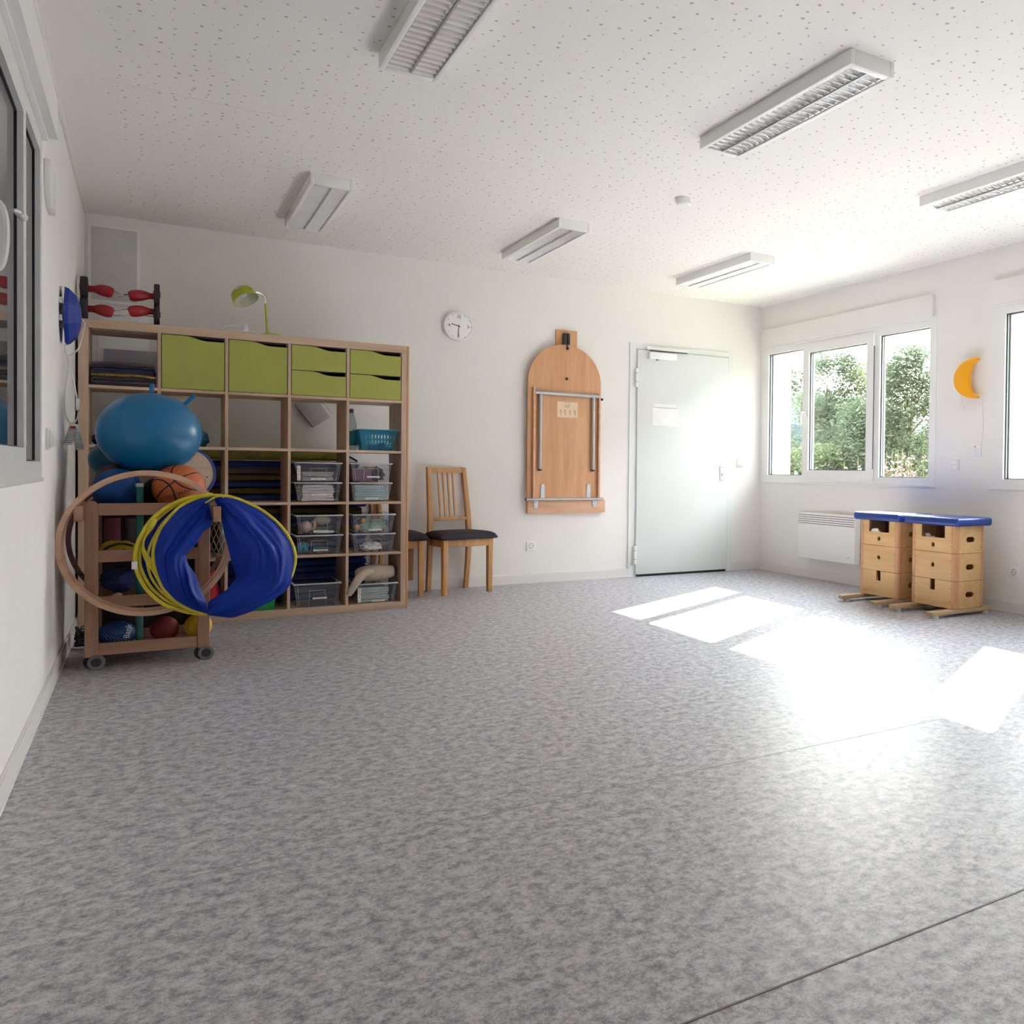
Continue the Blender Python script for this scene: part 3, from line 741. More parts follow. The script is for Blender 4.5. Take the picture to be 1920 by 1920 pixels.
# folded dark cloths, top left compartment
a, b = cellx(1); z0, _ = cellz(1)
hts = [('plum', .016, 'dark grey folded cloth, bottom of the stack in top left compartment'), ('plum2', .014, 'grey patterned folded cloth, second from bottom in top left compartment'),
       ('plum', .022, 'thick dark folded cloth just below mustard one in top left compartment'), ('yelcloth', .018, 'mustard knitted cloth in the stack in top left compartment'),
       ('plum', .016, 'dark folded cloth just above mustard one in top left compartment'), ('navy', .014, 'navy folded cloth third from top in top left compartment'),
       ('plum', .014, 'dark folded cloth second from top in top left compartment'), ('plum2', .020, 'grey cloth lying on top of the stack in top left compartment')]
zc = z0+.001
for i, (mm, hh_, lb) in enumerate(hts):
    o = slab(a+.008+.004*(i%3), b-.008-.005*((i+1)%3), SY+.010+.006*(i%2), SY+.32, zc, zc+hh_, i*3.7, .0035, .004+.003*(i>3), 20, 12).obj('folded_cloth', mm, center=True)
    tag(o, lb, 'cloth', 'folded cloths in the top left compartment'); zc += hh_+.0015
# navy cloth and little dark things, second row
z0 = cellz(2)[0]
def lump(c, r, sc, seed, amp=.25, n=28, m=18, freq=3.0):
    g = G(); prof = None; rings = []
    for k in range(m+1):
        th = math.pi*k/m; ring = []
        for i in range(n):
            ph = 2*math.pi*i/n; d = Vector((math.sin(th)*math.cos(ph), math.sin(th)*math.sin(ph), -math.cos(th)))
            rr = r*(1+amp*noise.noise(d*freq+Vector((seed,seed*.3,0)))+amp*.4*noise.noise(d*freq*2.7+Vector((seed,0,9))))
            ring.append(g.b.verts.new(Vector(c)+Vector((d.x*sc[0], d.y*sc[1], d.z*sc[2]))*rr))
        rings.append(ring)
    return g.skin(rings)
a2 = cellx(2)[0]
tag(lump((a2+.205, SY+.12, z0+.050), .05, (.9,1.2,.96), 4.2, .35).obj('crumpled_bag', 'ballteal', center=True), 'crumpled dark blue bag on the shelf just right of the big blue ball', 'bag')
tag(lump((-.30, SY+.1, z0+.034), .035, (.9,1,.9), 8.2, .3).obj('crumpled_glove', 'navy', center=True), 'small dark crumpled cloth left of the big blue ball on the shelf', 'cloth')

# bottle
bx, by, bz = cellx(5)[0]+.045, -.72, cellz(2)[0]
t = thing('water_bottle', 'clear plastic water bottle with teal label and purple cap', 'bottle', (bx, by, bz))
G().lathe([(.0,.002),(.030,.002),(.036,.012),(.036,.12),(.034,.14),(.036,.155),(.034,.185),(.022,.235),(.013,.262),(.0125,.27),(.0,.27)], (bx,by,bz), 28).obj('bottle_body', clear('bottle_plastic', (.75,.82,.82), .1, .2, (.45,.52,.53)), t)
G().lathe([(.0367,.035),(.0367,.135),(.0363,.135),(.0363,.035)], (bx,by,bz), 28, ring=True).obj('label_sleeve', mat('teal_label', (.02,.17,.20), .4, var=.4, scale=40), t)
G().lathe([(.0,.262),(.0145,.262),(.0145,.278),(.013,.291),(.0,.292)], (bx,by,bz), 20).obj('cap', mat('purple_cap', (.09,.05,.14), .4), t)

# teal basket
a, b = cellx(5); z0 = cellz(2)[0]+.001
t = thing('plastic_basket', 'teal translucent plastic basket with slotted side, holding small toys', 'basket', (1.27, SY+.11, z0))
X0, X1, Y0, Y1, Z1 = 1.142, 1.378, SY+.02, SY+.22, z0+.142
def wallquad(g, p):   # thin tapered wall
    vs = [g.b.verts.new(q) for q in p]; g.b.faces.new(vs)
d_ = .022
def basket_wall(side):
    # panel with rows of slots, local u along the wall
    g = G()
    if side in ('f', 'b'):
        L_ = X1-X0
    else: L_ = Y1-Y0
    hs = []
    if side in ('f', 'b'):
        for r_ in range(2):
            for k in range(8):
                u = .075+k*.0205; zz = z0+.045+r_*.04
                hs.append([(u, zz), (u+.009, zz), (u+.009, zz+.028), (u, zz+.028)])
    outer = [(d_, z0+.002), (L_-d_, z0+.002), (L_+.006, Z1), (-.006, Z1)]
    g.holed(outer, hs, 'y', 0, .002)
    for v in g.b.verts:
        f = (v.co.z-z0)/.142; u, w, z = v.co
        off_ = d_*(1-f) - .006*f
        if side == 'f': v.co = (X0+u, Y0+off_+w, z)
        if side == 'b': v.co = (X0+u, Y1-off_-w, z)
        if side == 'l': v.co = (X0+off_+w, Y0+u, z)
        if side == 'r': v.co = (X1-off_-w, Y0+u, z)
    return g
for s_ in 'fblr': basket_wall(s_).obj('basket_wall', 'basket', t, flat=True)
G().box(X0+d_, X1-d_, Y0+d_, Y1-d_, z0, z0+.003).obj('basket_floor', 'basket', t)
g = G(); rim = .012
g.box(X0-.012, X1+.012, Y0-.012, Y0+.0, Z1-.002, Z1+.004); g.box(X0-.012, X1+.012, Y1, Y1+.012, Z1-.002, Z1+.004); g.box(X0-.012, X0, Y0, Y1, Z1-.002, Z1+.004); g.box(X1, X1+.012, Y0, Y1, Z1-.002, Z1+.004)
g.obj('rim', 'basketrim', t, bev=.0015, seg=1)
t = thing('toy_car', 'red toy wheel with bright blue ring inside the teal basket', 'toy', (1.235, SY+.06, z0+.004))
G().box(1.205, 1.262, SY+.055, SY+.10, z0+.006, z0+.042).obj('toy_body', 'red', t, bev=.006)
G().lathe([(.009,-.006),(.017,-.006),(.017,.004),(.009,.004)], (1.238, SY+.05, z0+.024), 24, 'y', ring=True).obj('wheel_ring', mat('cyan_plastic', (.0,.35,.65), .3), t)
G().lathe([(.0,-.003),(.009,-.003),(.009,.004),(.0,.004)], (1.238, SY+.05, z0+.024), 20, 'y').obj('wheel_hub', 'navy', t)
tag(G().box(1.275, 1.315, SY+.06, SY+.10, z0+.010, z0+.055).obj('toy_block', mat('blue_toy', (.01,.05,.30), .4), bev=.006, center=True), 'blue toy block behind front of the teal basket', 'toy')
tag(lump((1.335, SY+.085, z0+.032), .022, (1.1,1,1.1), 2.2, .25).obj('toy_figure', 'paper', center=True), 'white crumpled toy at the right inside the teal basket', 'toy')

# ------------------------------------------------------------------ lidded clear bins
def make_bin(x0, x1, z0, z1, label, first=None, y0=SY+.008, dep=.36, tagl=(.45,.12), tall=False):
    w, h = x1-x0, z1-z0; cx_ = (x0+x1)/2; y1 = y0+dep
    t = thing('storage_bin', label, 'storage box', (cx_, (y0+y1)/2, z0), 'clear lidded storage boxes on the shelf')
    tp = .018; th = .0016
    g = G(); zt = z1-.012
    def W(p): g.b.faces.new([g.b.verts.new(q) for q in p])
    A = [(x0+tp+.008,y0+tp),(x1-tp-.008,y0+tp),(x1-tp-.008,y1-tp),(x0+tp+.008,y1-tp)]; B = [(x0+.010,y0+.006),(x1-.010,y0+.006),(x1-.010,y1-.006),(x0+.010,y1-.006)]
    for i in range(4):
        j = (i+1)%4; W([(A[i][0],A[i][1],z0+.001),(A[j][0],A[j][1],z0+.001),(B[j][0],B[j][1],zt),(B[i][0],B[i][1],zt)])
    W([(p[0],p[1],z0+.001) for p in A])
    g.obj('bin_body', 'bin', t, flat=True)
    # vertical corner ribs and the front handle outline
    g = G()
    for fx in (.0, 1.0):
        for e in (0, .014):
            xb = A[0][0]+(A[1][0]-A[0][0])*fx + (e if fx == 0 else -e); xt = B[0][0]+(B[1][0]-B[0][0])*fx + (e if fx == 0 else -e)
            g.cyl((xb, y0+tp-.001, z0+.004), (xt, y0+.005, zt), .0009, 6)
    k = .16*w; yo = lambda z: y0+tp-(tp-.006)*(z-z0)/(h-.012)-.002
    zt2 = z0+h*.68
    for p, q in (((cx_-k*1.12,z0+.006),(cx_-k,zt2)),((cx_-k,zt2),(cx_+k,zt2)),((cx_+k,zt2),(cx_+k*1.12,z0+.006))):
        g.cyl((p[0],yo(p[1]),p[1]),(q[0],yo(q[1]),q[1]), .0012, 6)
    g.obj('rib', 'binrim', t)
    g = G(); g.box(x0, x1, y0-.004, y0+.010, z1-.012, z1-.003); g.box(x0, x1, y1-.010, y1+.002, z1-.012, z1-.003); g.box(x0, x0+.012, y0+.01, y1-.01, z1-.012, z1-.003); g.box(x1-.012, x1, y0+.01, y1-.01, z1-.012, z1-.003)
    lid = g.obj('lid', 'binrim', t, bev=.003)
    G().box(x0+.012, x1-.012, y0+.01, y1-.01, z1-.005, z1-.0035).obj('lid_panel', 'bin', lid, flat=True)
    zl = z0+h*tagl[1]
    lw = w*.15
    lb = G().box(cx_-lw+w*(tagl[0]-.45), cx_+lw+w*(tagl[0]-.45), yo(zl)-.0015, yo(zl)-.0005, zl, zl+.011).obj('name_label', 'paper', t)
    G().box(cx_-lw*.8+w*(tagl[0]-.45), cx_+lw*.6+w*(tagl[0]-.45), yo(zl)-.0018, yo(zl)-.0015, zl+.004, zl+.006).obj('print_line', 'print', lb)
    return t
def side_label(t, x, z0, z1):
    y = SY+.010
    lb = G().box(x-.0095, x+.0095, y-.002, y-.001, z0, z1).obj('barcode_label', 'paper', t)
    g = G(); n = int((z1-z0)/.006)
    for k in range(n):
        if k % 5 != 3: g.box(x-.006+.002*(k%2), x+.006-.003*(k%3), y-.0023, y-.002, z0+.004+k*.006, z0+.0065+k*.006)
    g.obj('print_line', 'printblack', lb)
c4, c5 = cellx(4), cellx(5)
r3, r4, r5 = cellz(3)[0]+.001, cellz(4)[0]+.001, cellz(5)[0]+.001
HB = .134
b1 = make_bin(.740, 1.033, r3, r3+HB, 'clear lidded box of white folded towels, lower of third-row pair beside centre divider', tagl=(.47,.30))
b2 = make_bin(.740, 1.033, r3+HB, r3+2*HB, 'clear lidded box of grey-white cloths with barcode strip, upper in third row', tagl=(.45,.10))
side_label(b2, .768, r3+HB+.01, r3+HB+.108)
b3 = make_bin(1.080, 1.354, r3, r3+HB, 'clear lidded box packed with pale blue cloths, lower of third-row pair at right', tagl=(.47,.10))
b4 = make_bin(1.080, 1.354, r3+HB, r3+2*HB, 'clear lidded box with mauve carton inside, upper of third-row pair at right', tagl=(.50,.22))
b5 = make_bin(.748, 1.040, r4, r4+HB, 'clear lidded box with turquoise cloth, lower of fourth-row pair beside centre divider', tagl=(.48,.16))
b6 = make_bin(.748, 1.040, r4+HB, r4+2*HB, 'clear lidded box of doll parts with lid ajar, upper in fourth row', tagl=(.48,.12))
b7 = make_bin(1.094, 1.378, r4, r4+HB, 'clear lidded box with small white cloth, lower of fourth-row pair at right', tagl=(.48,.16))
b8 = make_bin(1.094, 1.378, r4+HB, r4+2*HB, 'clear lidded box with mint cloth and orange toys, upper of fourth-row pair', tagl=(.48,.12))
b9 = make_bin(.738, 1.030, r5, r5+.162, 'empty clear lidded box in bottom row, fourth compartment', tagl=(.50,.32))
b10 = make_bin(1.113, 1.395, r5, r5+.140, 'clear lidded box of white folded cloths in bottom row under beige pillow', tagl=(.5,.05))
side_label(b10, 1.142, r5+.008, r5+.112)
def pile(x0, x1, z0, zs, m, base, cat='cloth', grp=None, y0=SY+.045, y1=SY+.30, seed=0, name='folded_cloth'):
    z = z0; words = ['bottom', 'second from bottom', 'third from bottom', 'fourth from bottom', 'fifth from bottom', 'sixth from bottom', 'seventh from bottom', 'top']
    for i, h in enumerate(zs):
        j = .006*math.sin(i*2.3+seed)
        o = slab(x0+abs(j), x1-.004*((i+seed)%3), y0+abs(j)*.7, y1, z, z+h, seed+i*1.7, .003, .0015, 16, 8).obj(name, m, center=True)
        tag(o, base % (words[i] if i < len(zs)-1 else 'top'), cat, grp); z += h+.001
pile(.79, .99, r3+.004, [.017,.017,.017,.017,.018,.02], 'towel', 'white folded towel, %s in lower third-row box beside centre divider', grp='white towels in the lower third-row box')
pile(.79, .985, r3+HB+.004, [.015,.013,.015,.016], mat('greyish_cloth', (.50,.46,.45), .9, var=.1), 'grey-white folded cloth, %s in upper third-row box with barcode strip', grp='grey-white cloths in the upper third-row box', seed=3)
pile(1.115, 1.318, r3+.004, [.014,.014,.015,.014,.015,.016,.015], 'towelb', 'pale blue folded cloth, %s in lower third-row box at right', grp='pale blue cloths in the third-row box', seed=5)
tag(G().box(1.105, 1.225, SY+.05, SY+.20, r3+HB+.004, r3+HB+.088).obj('carton', 'mauve', bev=.002, center=True), 'mauve carton inside upper third-row box at right', 'carton')
tag(lump((1.275, SY+.12, r3+HB+.053), .045, (.9,1.1,1.0), 6.6, .5, freq=4).obj('crumpled_cloth', 'plum2', center=True), 'crumpled grey patterned cloth beside mauve carton in box', 'cloth')
tag(lump((.80, SY+.10, r4+.042), .045, (.85,.9,.75), 1.6, .35).obj('crumpled_cloth', 'turq', center=True), 'turquoise crumpled cloth in lower fourth-row box', 'cloth')
tag(slab(.86, .97, SY+.05, SY+.20, r4+.004, r4+.045, 9, .004).obj('folded_cloth', 'turq', center=True), 'turquoise folded cloth with dark front in lower fourth-row box', 'cloth')
tag(G().box(.875, .965, SY+.030, SY+.045, r4+.006, r4+.042).obj('black_pouch', 'black', bev=.004, center=True), 'small black pouch at front of lower fourth-row box', 'pouch')
tag(lump((.90, SY+.20, r4+.085), .035, (2.4,1.6,.6), 2.6, .4).obj('crumpled_cloth', 'plum2', center=True), 'greyish crumpled film at top of lower fourth-row box', 'film')
# doll pieces
t = thing('doll', 'peach coloured baby doll lying in upper fourth-row box', 'doll', (.88, SY+.12, r4+HB+.006))
lump((.925, SY+.12, r4+HB+.088), .032, (1.7,1.1,.9), 3.3, .08).obj('doll_body', 'beige', t)
lump((.825, SY+.09, r4+HB+.050), .038, (.85,.9,1), 5.3, .12).obj('doll_head', 'skin', t)
G().tube([(.86,SY+.08,r4+HB+.03),(.875,SY+.07,r4+HB+.05),(.868,SY+.07,r4+HB+.085)], .010, 10, smooth=2).obj('doll_arm', 'skin', t)
tag(G().lathe([(.0,0),(.030,0),(.034,.004),(.030,.009),(.0,.010)], (.93,SY+.07,r4+HB+.006), 28, mt=Matrix.Diagonal((2.0,1.2,1.6))).obj('white_tray', 'paper', center=True), 'flat oval white piece at bottom of the doll box', 'tray')
tag(lump((1.235, SY+.10, r4+HB+.036), .029, (3.2,2.0,1.0), 7.1, .3).obj('crumpled_cloth', 'mint', center=True), 'mint green crumpled cloth in upper fourth-row box at right', 'cloth')
tag(lump((1.29, SY+.15, r4+HB+.064), .03, (1.9,1.2,.9), 9.1, .3).obj('crumpled_cloth', 'mint', center=True), 'mint green cloth heap at back of upper fourth-row box', 'cloth')
for i, (x, z, rr, mm, lb) in enumerate(((1.135,.042,.017,'orange','orange rubber toy ball at left end in mint cloth box'), (1.178,.083,.017,'orange','orange rubber toy ball beside doll handle in mint cloth box'), (1.15,.093,.014,'mauve','small mauve ball on top of orange ones in mint cloth box'))):
    tag(G().sphere((x, SY+.055+.02*i, r4+HB+z-.0), rr, 20, 12).obj('toy_ball', mm, center=True), lb, 'ball')
tag(lump((1.23, SY+.10, r4+.034), .03, (2.2,1.6,1), 4.4, .35).obj('crumpled_cloth', 'towel', center=True), 'small crumpled white cloth in lower fourth-row box at right', 'cloth')
pile(1.150, 1.345, r5+.004, [.016,.016,.015,.016,.015,.016], mat('pale_mint_cloth', (.58,.66,.62), .9, var=.08), 'pale folded cloth, %s in bottom-row box under the beige pillow', grp='pale cloths in the bottom-row box', seed=8)
# beige nursing pillow on top
t = thing('bolster_pillow', 'beige bean pillow with hanging end, lying on bottom-row box', 'pillow', (1.25, SY+.12, r5+.142))
zb = r5+.142
g = G(); g.tube([(1.130,SY+.08,zb+.054),(1.20,SY+.09,zb+.058),(1.26,SY+.10,zb+.060),(1.32,SY+.09,zb+.062),(1.385,SY+.07,zb+.066)], lambda f: .004+.055*math.sin(math.pi*min(1,max(0,f*.97+.015)))**.5, 24, smooth=3)
g.obj('pillow_body', 'beige', t)
g = G(); g.tube([(1.235,SY+.045,zb+.072),(1.175,SY-.012,zb+.075),(1.135,SY-.035,zb+.045),(1.10,SY-.035,zb-.01),(1.068,SY-.030,zb-.075)], lambda f: .012+.016*math.sin(math.pi*min(1,f*.85+.12)), 16, smooth=3)
g.obj('hanging_end', 'beige', t)

# ------------------------------------------------------------------ behind the shelf: pile of gym mats
cols = ['matblue']*11 + ['matolive','matblue','matblue','matolive','matblue','matblue','matolive','matblue','matolive','matgrey','matblue']
n = len(cols); zt = 0.001; hh_ = 1.03/n
ordn = ['lowest','second','third','fourth','fifth','sixth','seventh','eighth','ninth','tenth','eleventh','twelfth','thirteenth','fourteenth','fifteenth','sixteenth','seventeenth','eighteenth','nineteenth','twentieth','twenty-first','topmost']
for i, mm in enumerate(cols):
    x1 = 1.272 if mm == 'matblue' and i != 21 else 1.22 + .01*(i%3)
    h = hh_-.003
    o = G().box(.06+.015*((i*7)%3), x1, -.455, -.075, zt, zt+h).obj('gym_mat', mm, bev=h*.42, seg=4, center=True)
    cn = {'matblue':'blue','matolive':'olive','matgrey':'grey'}[mm]
    tag(o, '%s folded gym mat, %s from floor in the pile behind the shelf' % (cn, ordn[i]) if i not in (0, n-1) else '%s folded gym mat, %s in the pile behind the shelf' % (cn, ordn[i]), 'gym mat', 'gym mats piled behind the shelf'); zt += hh_
def blanket(u, v):
    x = -.02+u*1.25; y = -.47+v*.40
    return Vector((x, y, 1.036+.022+.030*abs(noise.noise(Vector((x*5, y*4, 1))))+.018*noise.noise(Vector((x*14, y*9, 3)))*(1)+.0))
g = G()
vs = []
def blk(u, v, top):
    x = .0+u*1.15; y = -.465+v*.38; e = min(u, 1-u, .12)/.12*min(v, 1-v, .15)/.15
    z = 1.033+.004
    if top: z += .012+.050*(e**.4)+.020*noise.noise(Vector((x*6, y*4, 1)))*e+.012*noise.noise(Vector((x*16, y*9, 3)))*e
    return Vector((x, y, z))
NU, NV = 46, 14
top = [[g.b.verts.new(blk(i/NU, j/NV, True)) for j in range(NV+1)] for i in range(NU+1)]
bot = [[g.b.verts.new(blk(i/NU, j/NV, False)) for j in range(NV+1)] for i in range(NU+1)]
for i in range(NU):
    for j in range(NV):
        g.b.faces.new((top[i][j], top[i+1][j], top[i+1][j+1], top[i][j+1])); g.b.faces.new((bot[i][j], bot[i][j+1], bot[i+1][j+1], bot[i+1][j]))
for i in range(NU):
    g.b.faces.new((top[i][0], bot[i][0], bot[i+1][0], top[i+1][0])); g.b.faces.new((top[i][NV], top[i+1][NV], bot[i+1][NV], bot[i][NV]))
for j in range(NV):
    g.b.faces.new((top[0][j], top[0][j+1], bot[0][j+1], bot[0][j])); g.b.faces.new((top[NU][j], bot[NU][j], bot[NU][j+1], top[NU][j+1]))
tag(g.obj('olive_blanket', 'olivecloth', center=True), 'crumpled olive green blanket spread over the mat pile behind shelf', 'blanket')
tag(G().tube([(1.09,-.475,1.095),(1.13,-.475,1.075),(1.175,-.472,1.052),(1.20,-.468,1.036)], .007, 8, smooth=2).obj('black_strap', 'black', center=True), 'black strap hanging over the olive blanket end', 'strap')
# tilted plate on the back wall seen through the second row
t = thing('tilted_clipboard', 'pale grey square plate hanging askew on back wall behind shelf', 'plate', (.96,0,1.38))
G().prism([(.848,1.452),(.878,1.478),(1.012,1.482),(1.085,1.37),(.972,1.290)], 'y', -.035, -.001).obj('plate_body', mat('pale_grey_plate', (.50,.48,.50), .5), t, bev=.003)
G().tube([(1.012,-.02,1.482),(1.05,-.03,1.465),(1.075,-.03,1.43),(1.10,-.02,1.40)], .003, 6, smooth=2).obj('wire_fixing', 'chrome', t)

# red bag, green crate, net, in second and third columns
a, b = cellx(2); z0 = r5
t = thing('drawstring_bag', 'red cloth bag with dark band standing in bottom row of shelf', 'bag', (a+.045, SY+.05, z0))
G().tube([(a+.26,SY+.07,z0+.002),(a+.26,SY+.07,z0+.10),(a+.25,SY+.07,z0+.18),(a+.235,SY+.06,z0+.25),(a+.225,SY+.06,z0+.315)], lambda f: .062-.018*f-.02*max(0,(f-.75)*4)+.004*math.sin(f*19), 20, smooth=2).obj('bag_body', 'redcloth', t)
G().lathe([(.052,.0),(.053,.010),(.05,.012),(.049,.0)], (a+.250,SY+.068,z0+.165), 20, ring=True).obj('bag_band', 'black', t)
a, b = cellx(3)
t = thing('plastic_crate', 'green plastic crate in bottom row behind the blue tunnel', 'crate', ((a+b)/2-.03, SY+.15, r5))
g = G(); g.frustum((a+.02,b-.075,SY+.02,SY+.30,r5), (a+.008,b-.06,SY+.008,SY+.31,r5+.12)); g.obj('crate_body', 'crateg', t, bev=.004)
G().box(a+.004, b-.056, SY+.004, SY+.314, r5+.12, r5+.13).obj('rim', 'crateg', t, bev=.003)

# ------------------------------------------------------------------ things on top of the shelf
zt = Wd+.0005
t = thing('pedal_roller', 'pedal roller with black wheels and red foot pedals lying on shelf', 'pedal roller', (-.19, -.75, zt))
def wheel(x, y, z, r_, w):
    o = G().lathe([(.0,-w/2),(r_*.55,-w/2),(r_*.62,-w/2+.004),(r_*.8,-w/2),(r_*.95,-w/2),(r_,-w/2+.006),(r_,w/2-.006),(r_*.95,w/2),(r_*.8,w/2),(r_*.62,w/2-.004),(r_*.55,w/2),(.0,w/2)], (x, y, z), 36, 'x').obj('wheel', 'rubber', t)
    G().lathe([(.0,-w/2-.004),(r_*.3,-w/2-.004),(r_*.3,w/2+.004),(.0,w/2+.004)], (x, y, z), 20, 'x').obj('hub', 'red', o)
for (y, z) in ((-.86, zt+.066), (-.835, zt+.194)):
    wheel(-.366, y, z, .0635, .036); wheel(-.010, y, z, .0635, .030)
for (y, z, s_) in ((-.86, zt+.068, 1), (-.835, zt+.190, -1)):
    G().tube([(-.35,y,z),(-.25,y,z),(-.215,y,z+.000),(-.175,y-.01,z-.03*s_*-1*.4),(-.14,y,z+.018*s_),(-.06,y,z+.012*s_),(-.02,y,z)], .0055, 8, smooth=2).obj('crank_rod', 'chrome', t)
    G().tube([(-.35,y+.03,z-.015),(-.25,y+.03,z-.02),(-.20,y+.02,z-.03),(-.15,y+.03,z-.005),(-.05,y+.03,z-.01),(-.02,y+.03,z-.01)], .0045, 8, smooth=2).obj('crank_rod', 'chrome', t)
    for (xa, xb, dz) in ((-.345, -.225, -.004), (-.150, -.02, .012*s_)):
        m_ = (xa+xb)/2; xt = -.225 if xa < -.3 else -.150; 
        o = G().tube([(xa if xa<-.3 else xb, y-.008, z+dz), (m_*.5+.5*(xa if xa<-.3 else xb), y-.012, z+dz), (m_, y-.02, z+dz-.002), (m_*.4+.6*xt, y-.03, z+dz-.010), (xt, y-.03, z+dz-.018)], lambda f: .019+.016*math.sin(math.pi*min(1,max(0,(f-.25)/.8))), 14, smooth=2).obj('pedal', 'red', t)
# green lamp
lx, ly = .598, -.845
t = thing('desk_lamp', 'lime green desk lamp with spotted shade on top of shelf', 'lamp', (lx, ly, zt))
G().lathe([(.0,0),(.052,0),(.055,.004),(.050,.009),(.0,.013)], (lx+.012, ly, zt), 36).obj('lamp_base', 'limeplastic', t)
G().cyl((lx-.012, ly, zt+.010), (lx-.022, ly, zt+.205), .0065, 14).obj('lamp_pole', 'limeplastic', t)
G().tube([(lx-.022,ly,zt+.205),(lx-.024,ly,zt+.232),(lx-.035,ly,zt+.255),(lx-.058,ly-.01,zt+.268),(lx-.085,ly-.02,zt+.270)], .006, 10, smooth=3).obj('gooseneck', 'chrome', t)
ax = Vector((.38,-.42,-.80)).normalized(); rot = ax.to_track_quat('Z', 'Y').to_matrix()
sc_ = Vector((lx-.145, ly-.02, zt+.235))
prof = [(.012,-.062),(.030,-.058),(.050,-.046),(.066,-.026),(.073,.0),(.075,.030)]
g = G(); rings = []
g2 = G()
NN = 40
def shell(g, pr, n, keep):
    vs = [[g.b.verts.new(sc_+rot@Vector((r_*math.cos(2*math.pi*i/n), r_*math.sin(2*math.pi*i/n), h))) for i in range(n)] for r_, h in pr]
    for k in range(len(pr)-1):
        for i in range(n):
            if keep(k, i/n): g.b.faces.new((vs[k][i], vs[k][(i+1)%n], vs[k+1][(i+1)%n], vs[k+1][i]))
import itertools
fine = []
for k in range(len(prof)-1):
    for q in range(4): f = q/4; fine.append((prof[k][0]*(1-f)+prof[k+1][0]*f, prof[k][1]*(1-f)+prof[k+1][1]*f))
fine.append(prof[-1])
shell(g, fine, 48, lambda k, f: True); g.obj('lamp_shade', 'limeplastic', t, solid=.0015, smooth_ang=60)
g = G(); shell(g, [(r_-.002, h+.0005) for r_, h in fine], 48, lambda k, f: True); g.obj('shade_lining', 'shadein', t, smooth_ang=60)
sp = G()
for (f0, kk, rr) in ((.02,10,.026),(.22,9,.024),(.42,10,.026),(.62,9,.024),(.82,10,.026)):
    r_, h = fine[kk]; a_ = 2*math.pi*f0; nrm = Vector((math.cos(a_), math.sin(a_), -.8)).normalized()
    c_ = sc_+rot@(Vector((r_*math.cos(a_), r_*math.sin(a_), h))+nrm*.0012); nn = rot@nrm; u = nn.orthogonal().normalized()
    vs = sp.ring(c_, nn, u, rr, 18, rr*.75); mid = sp.b.verts.new(c_+nn*.0028)
    for i in range(18): sp.b.faces.new((vs[i], vs[(i+1)%18], mid))
sp.obj('shade_spot', mat('pale_lamp_spot', (.55,.56,.45), .4), t)
G().sphere(sc_+rot@Vector((0,0,-.02)), .026, 20, 12).obj('lamp_bulb', 'shadein', t)
t = thing('lamp_cable', 'white cable coil with two pin plug lying beside green lamp', 'cable', (.43,-.86,zt))
G().tube([(.535,-.85,zt+.006),(.50,-.87,zt+.012),(.465,-.875,zt+.024),(.43,-.87,zt+.040),(.38,-.87,zt+.042),(.345,-.87,zt+.028),(.332,-.875,zt+.005),(.36,-.885,zt+.004),(.45,-.895,zt+.006),(.52,-.89,zt+.005)], .0036, 8, smooth=3).obj('cord', 'cable', t)
G().frustum((.448,.476,-.893,-.868,zt+.008), (.451,.473,-.888,-.872,zt+.042)).obj('plug', 'cable', t, bev=.003)
G().cyl((.456,-.88,zt+.042),(.456,-.88,zt+.060),.0022,8).cyl((.469,-.88,zt+.042),(.469,-.88,zt+.060),.0022,8).obj('plug_pin', 'chrome', t)

# ------------------------------------------------------------------ rolling cart
ct = thing('ball_cart', 'beech storage cart on casters in front of the cube shelf', 'cart', (-.05,-1.93,0))
PX = ((-.303,-.250),(.157,.208)); PY = ((-2.15,-2.10),(-1.76,-1.71))
for i, (xa, xb) in enumerate(PX):
    for j, (ya, yb) in enumerate(PY):
        top = .816 if i == 0 else .80
        pr_ = [(xa,.062),(xb,.062)] + [((xa+xb)/2+(xb-xa)/2*math.cos(R(q)), top-.026+.026*math.sin(R(q))) for q in range(0,181,15)]
        G().prism(pr_, 'y', ya, yb).obj('post', 'beechz', ct, bev=.002, seg=1)
for (za, zb) in ((.746,.805),(.519,.576),(.297,.351),(.067,.124)):
    for (ya, yb) in ((-2.142,-2.118),(-1.742,-1.718)): G().box(-.2505, .1575, ya, yb, za, zb).obj('rail', 'beechx', ct, bev=.0015, seg=1)
    for x in (-.29, .168): G().box(x, x+.026, -2.10, -1.76, za, zb).obj('side_rail', 'beechx', ct, bev=.0015, seg=1)
    g = G()
    for k in range(6): g.box(-.262, .17, -2.068+k*.055, -2.068+k*.055+.047, za-.002, za+.010)
    g.obj('tray', 'beechx', ct)
G().box(-.29,.195,-1.709,-1.703,.07,.80).obj('shade_panel', 'cartshade', ct)  # dark sheet added to stand for the dim light inside the cart
G().box(-.338,-.304,-2.27,-1.69,.725,.800).obj('hanger_bar', 'beechx', ct, bev=.004)
G().box(.209,.243,-2.40,-1.69,.720,.795).obj('hanger_bar', 'beechx', ct, bev=.004)
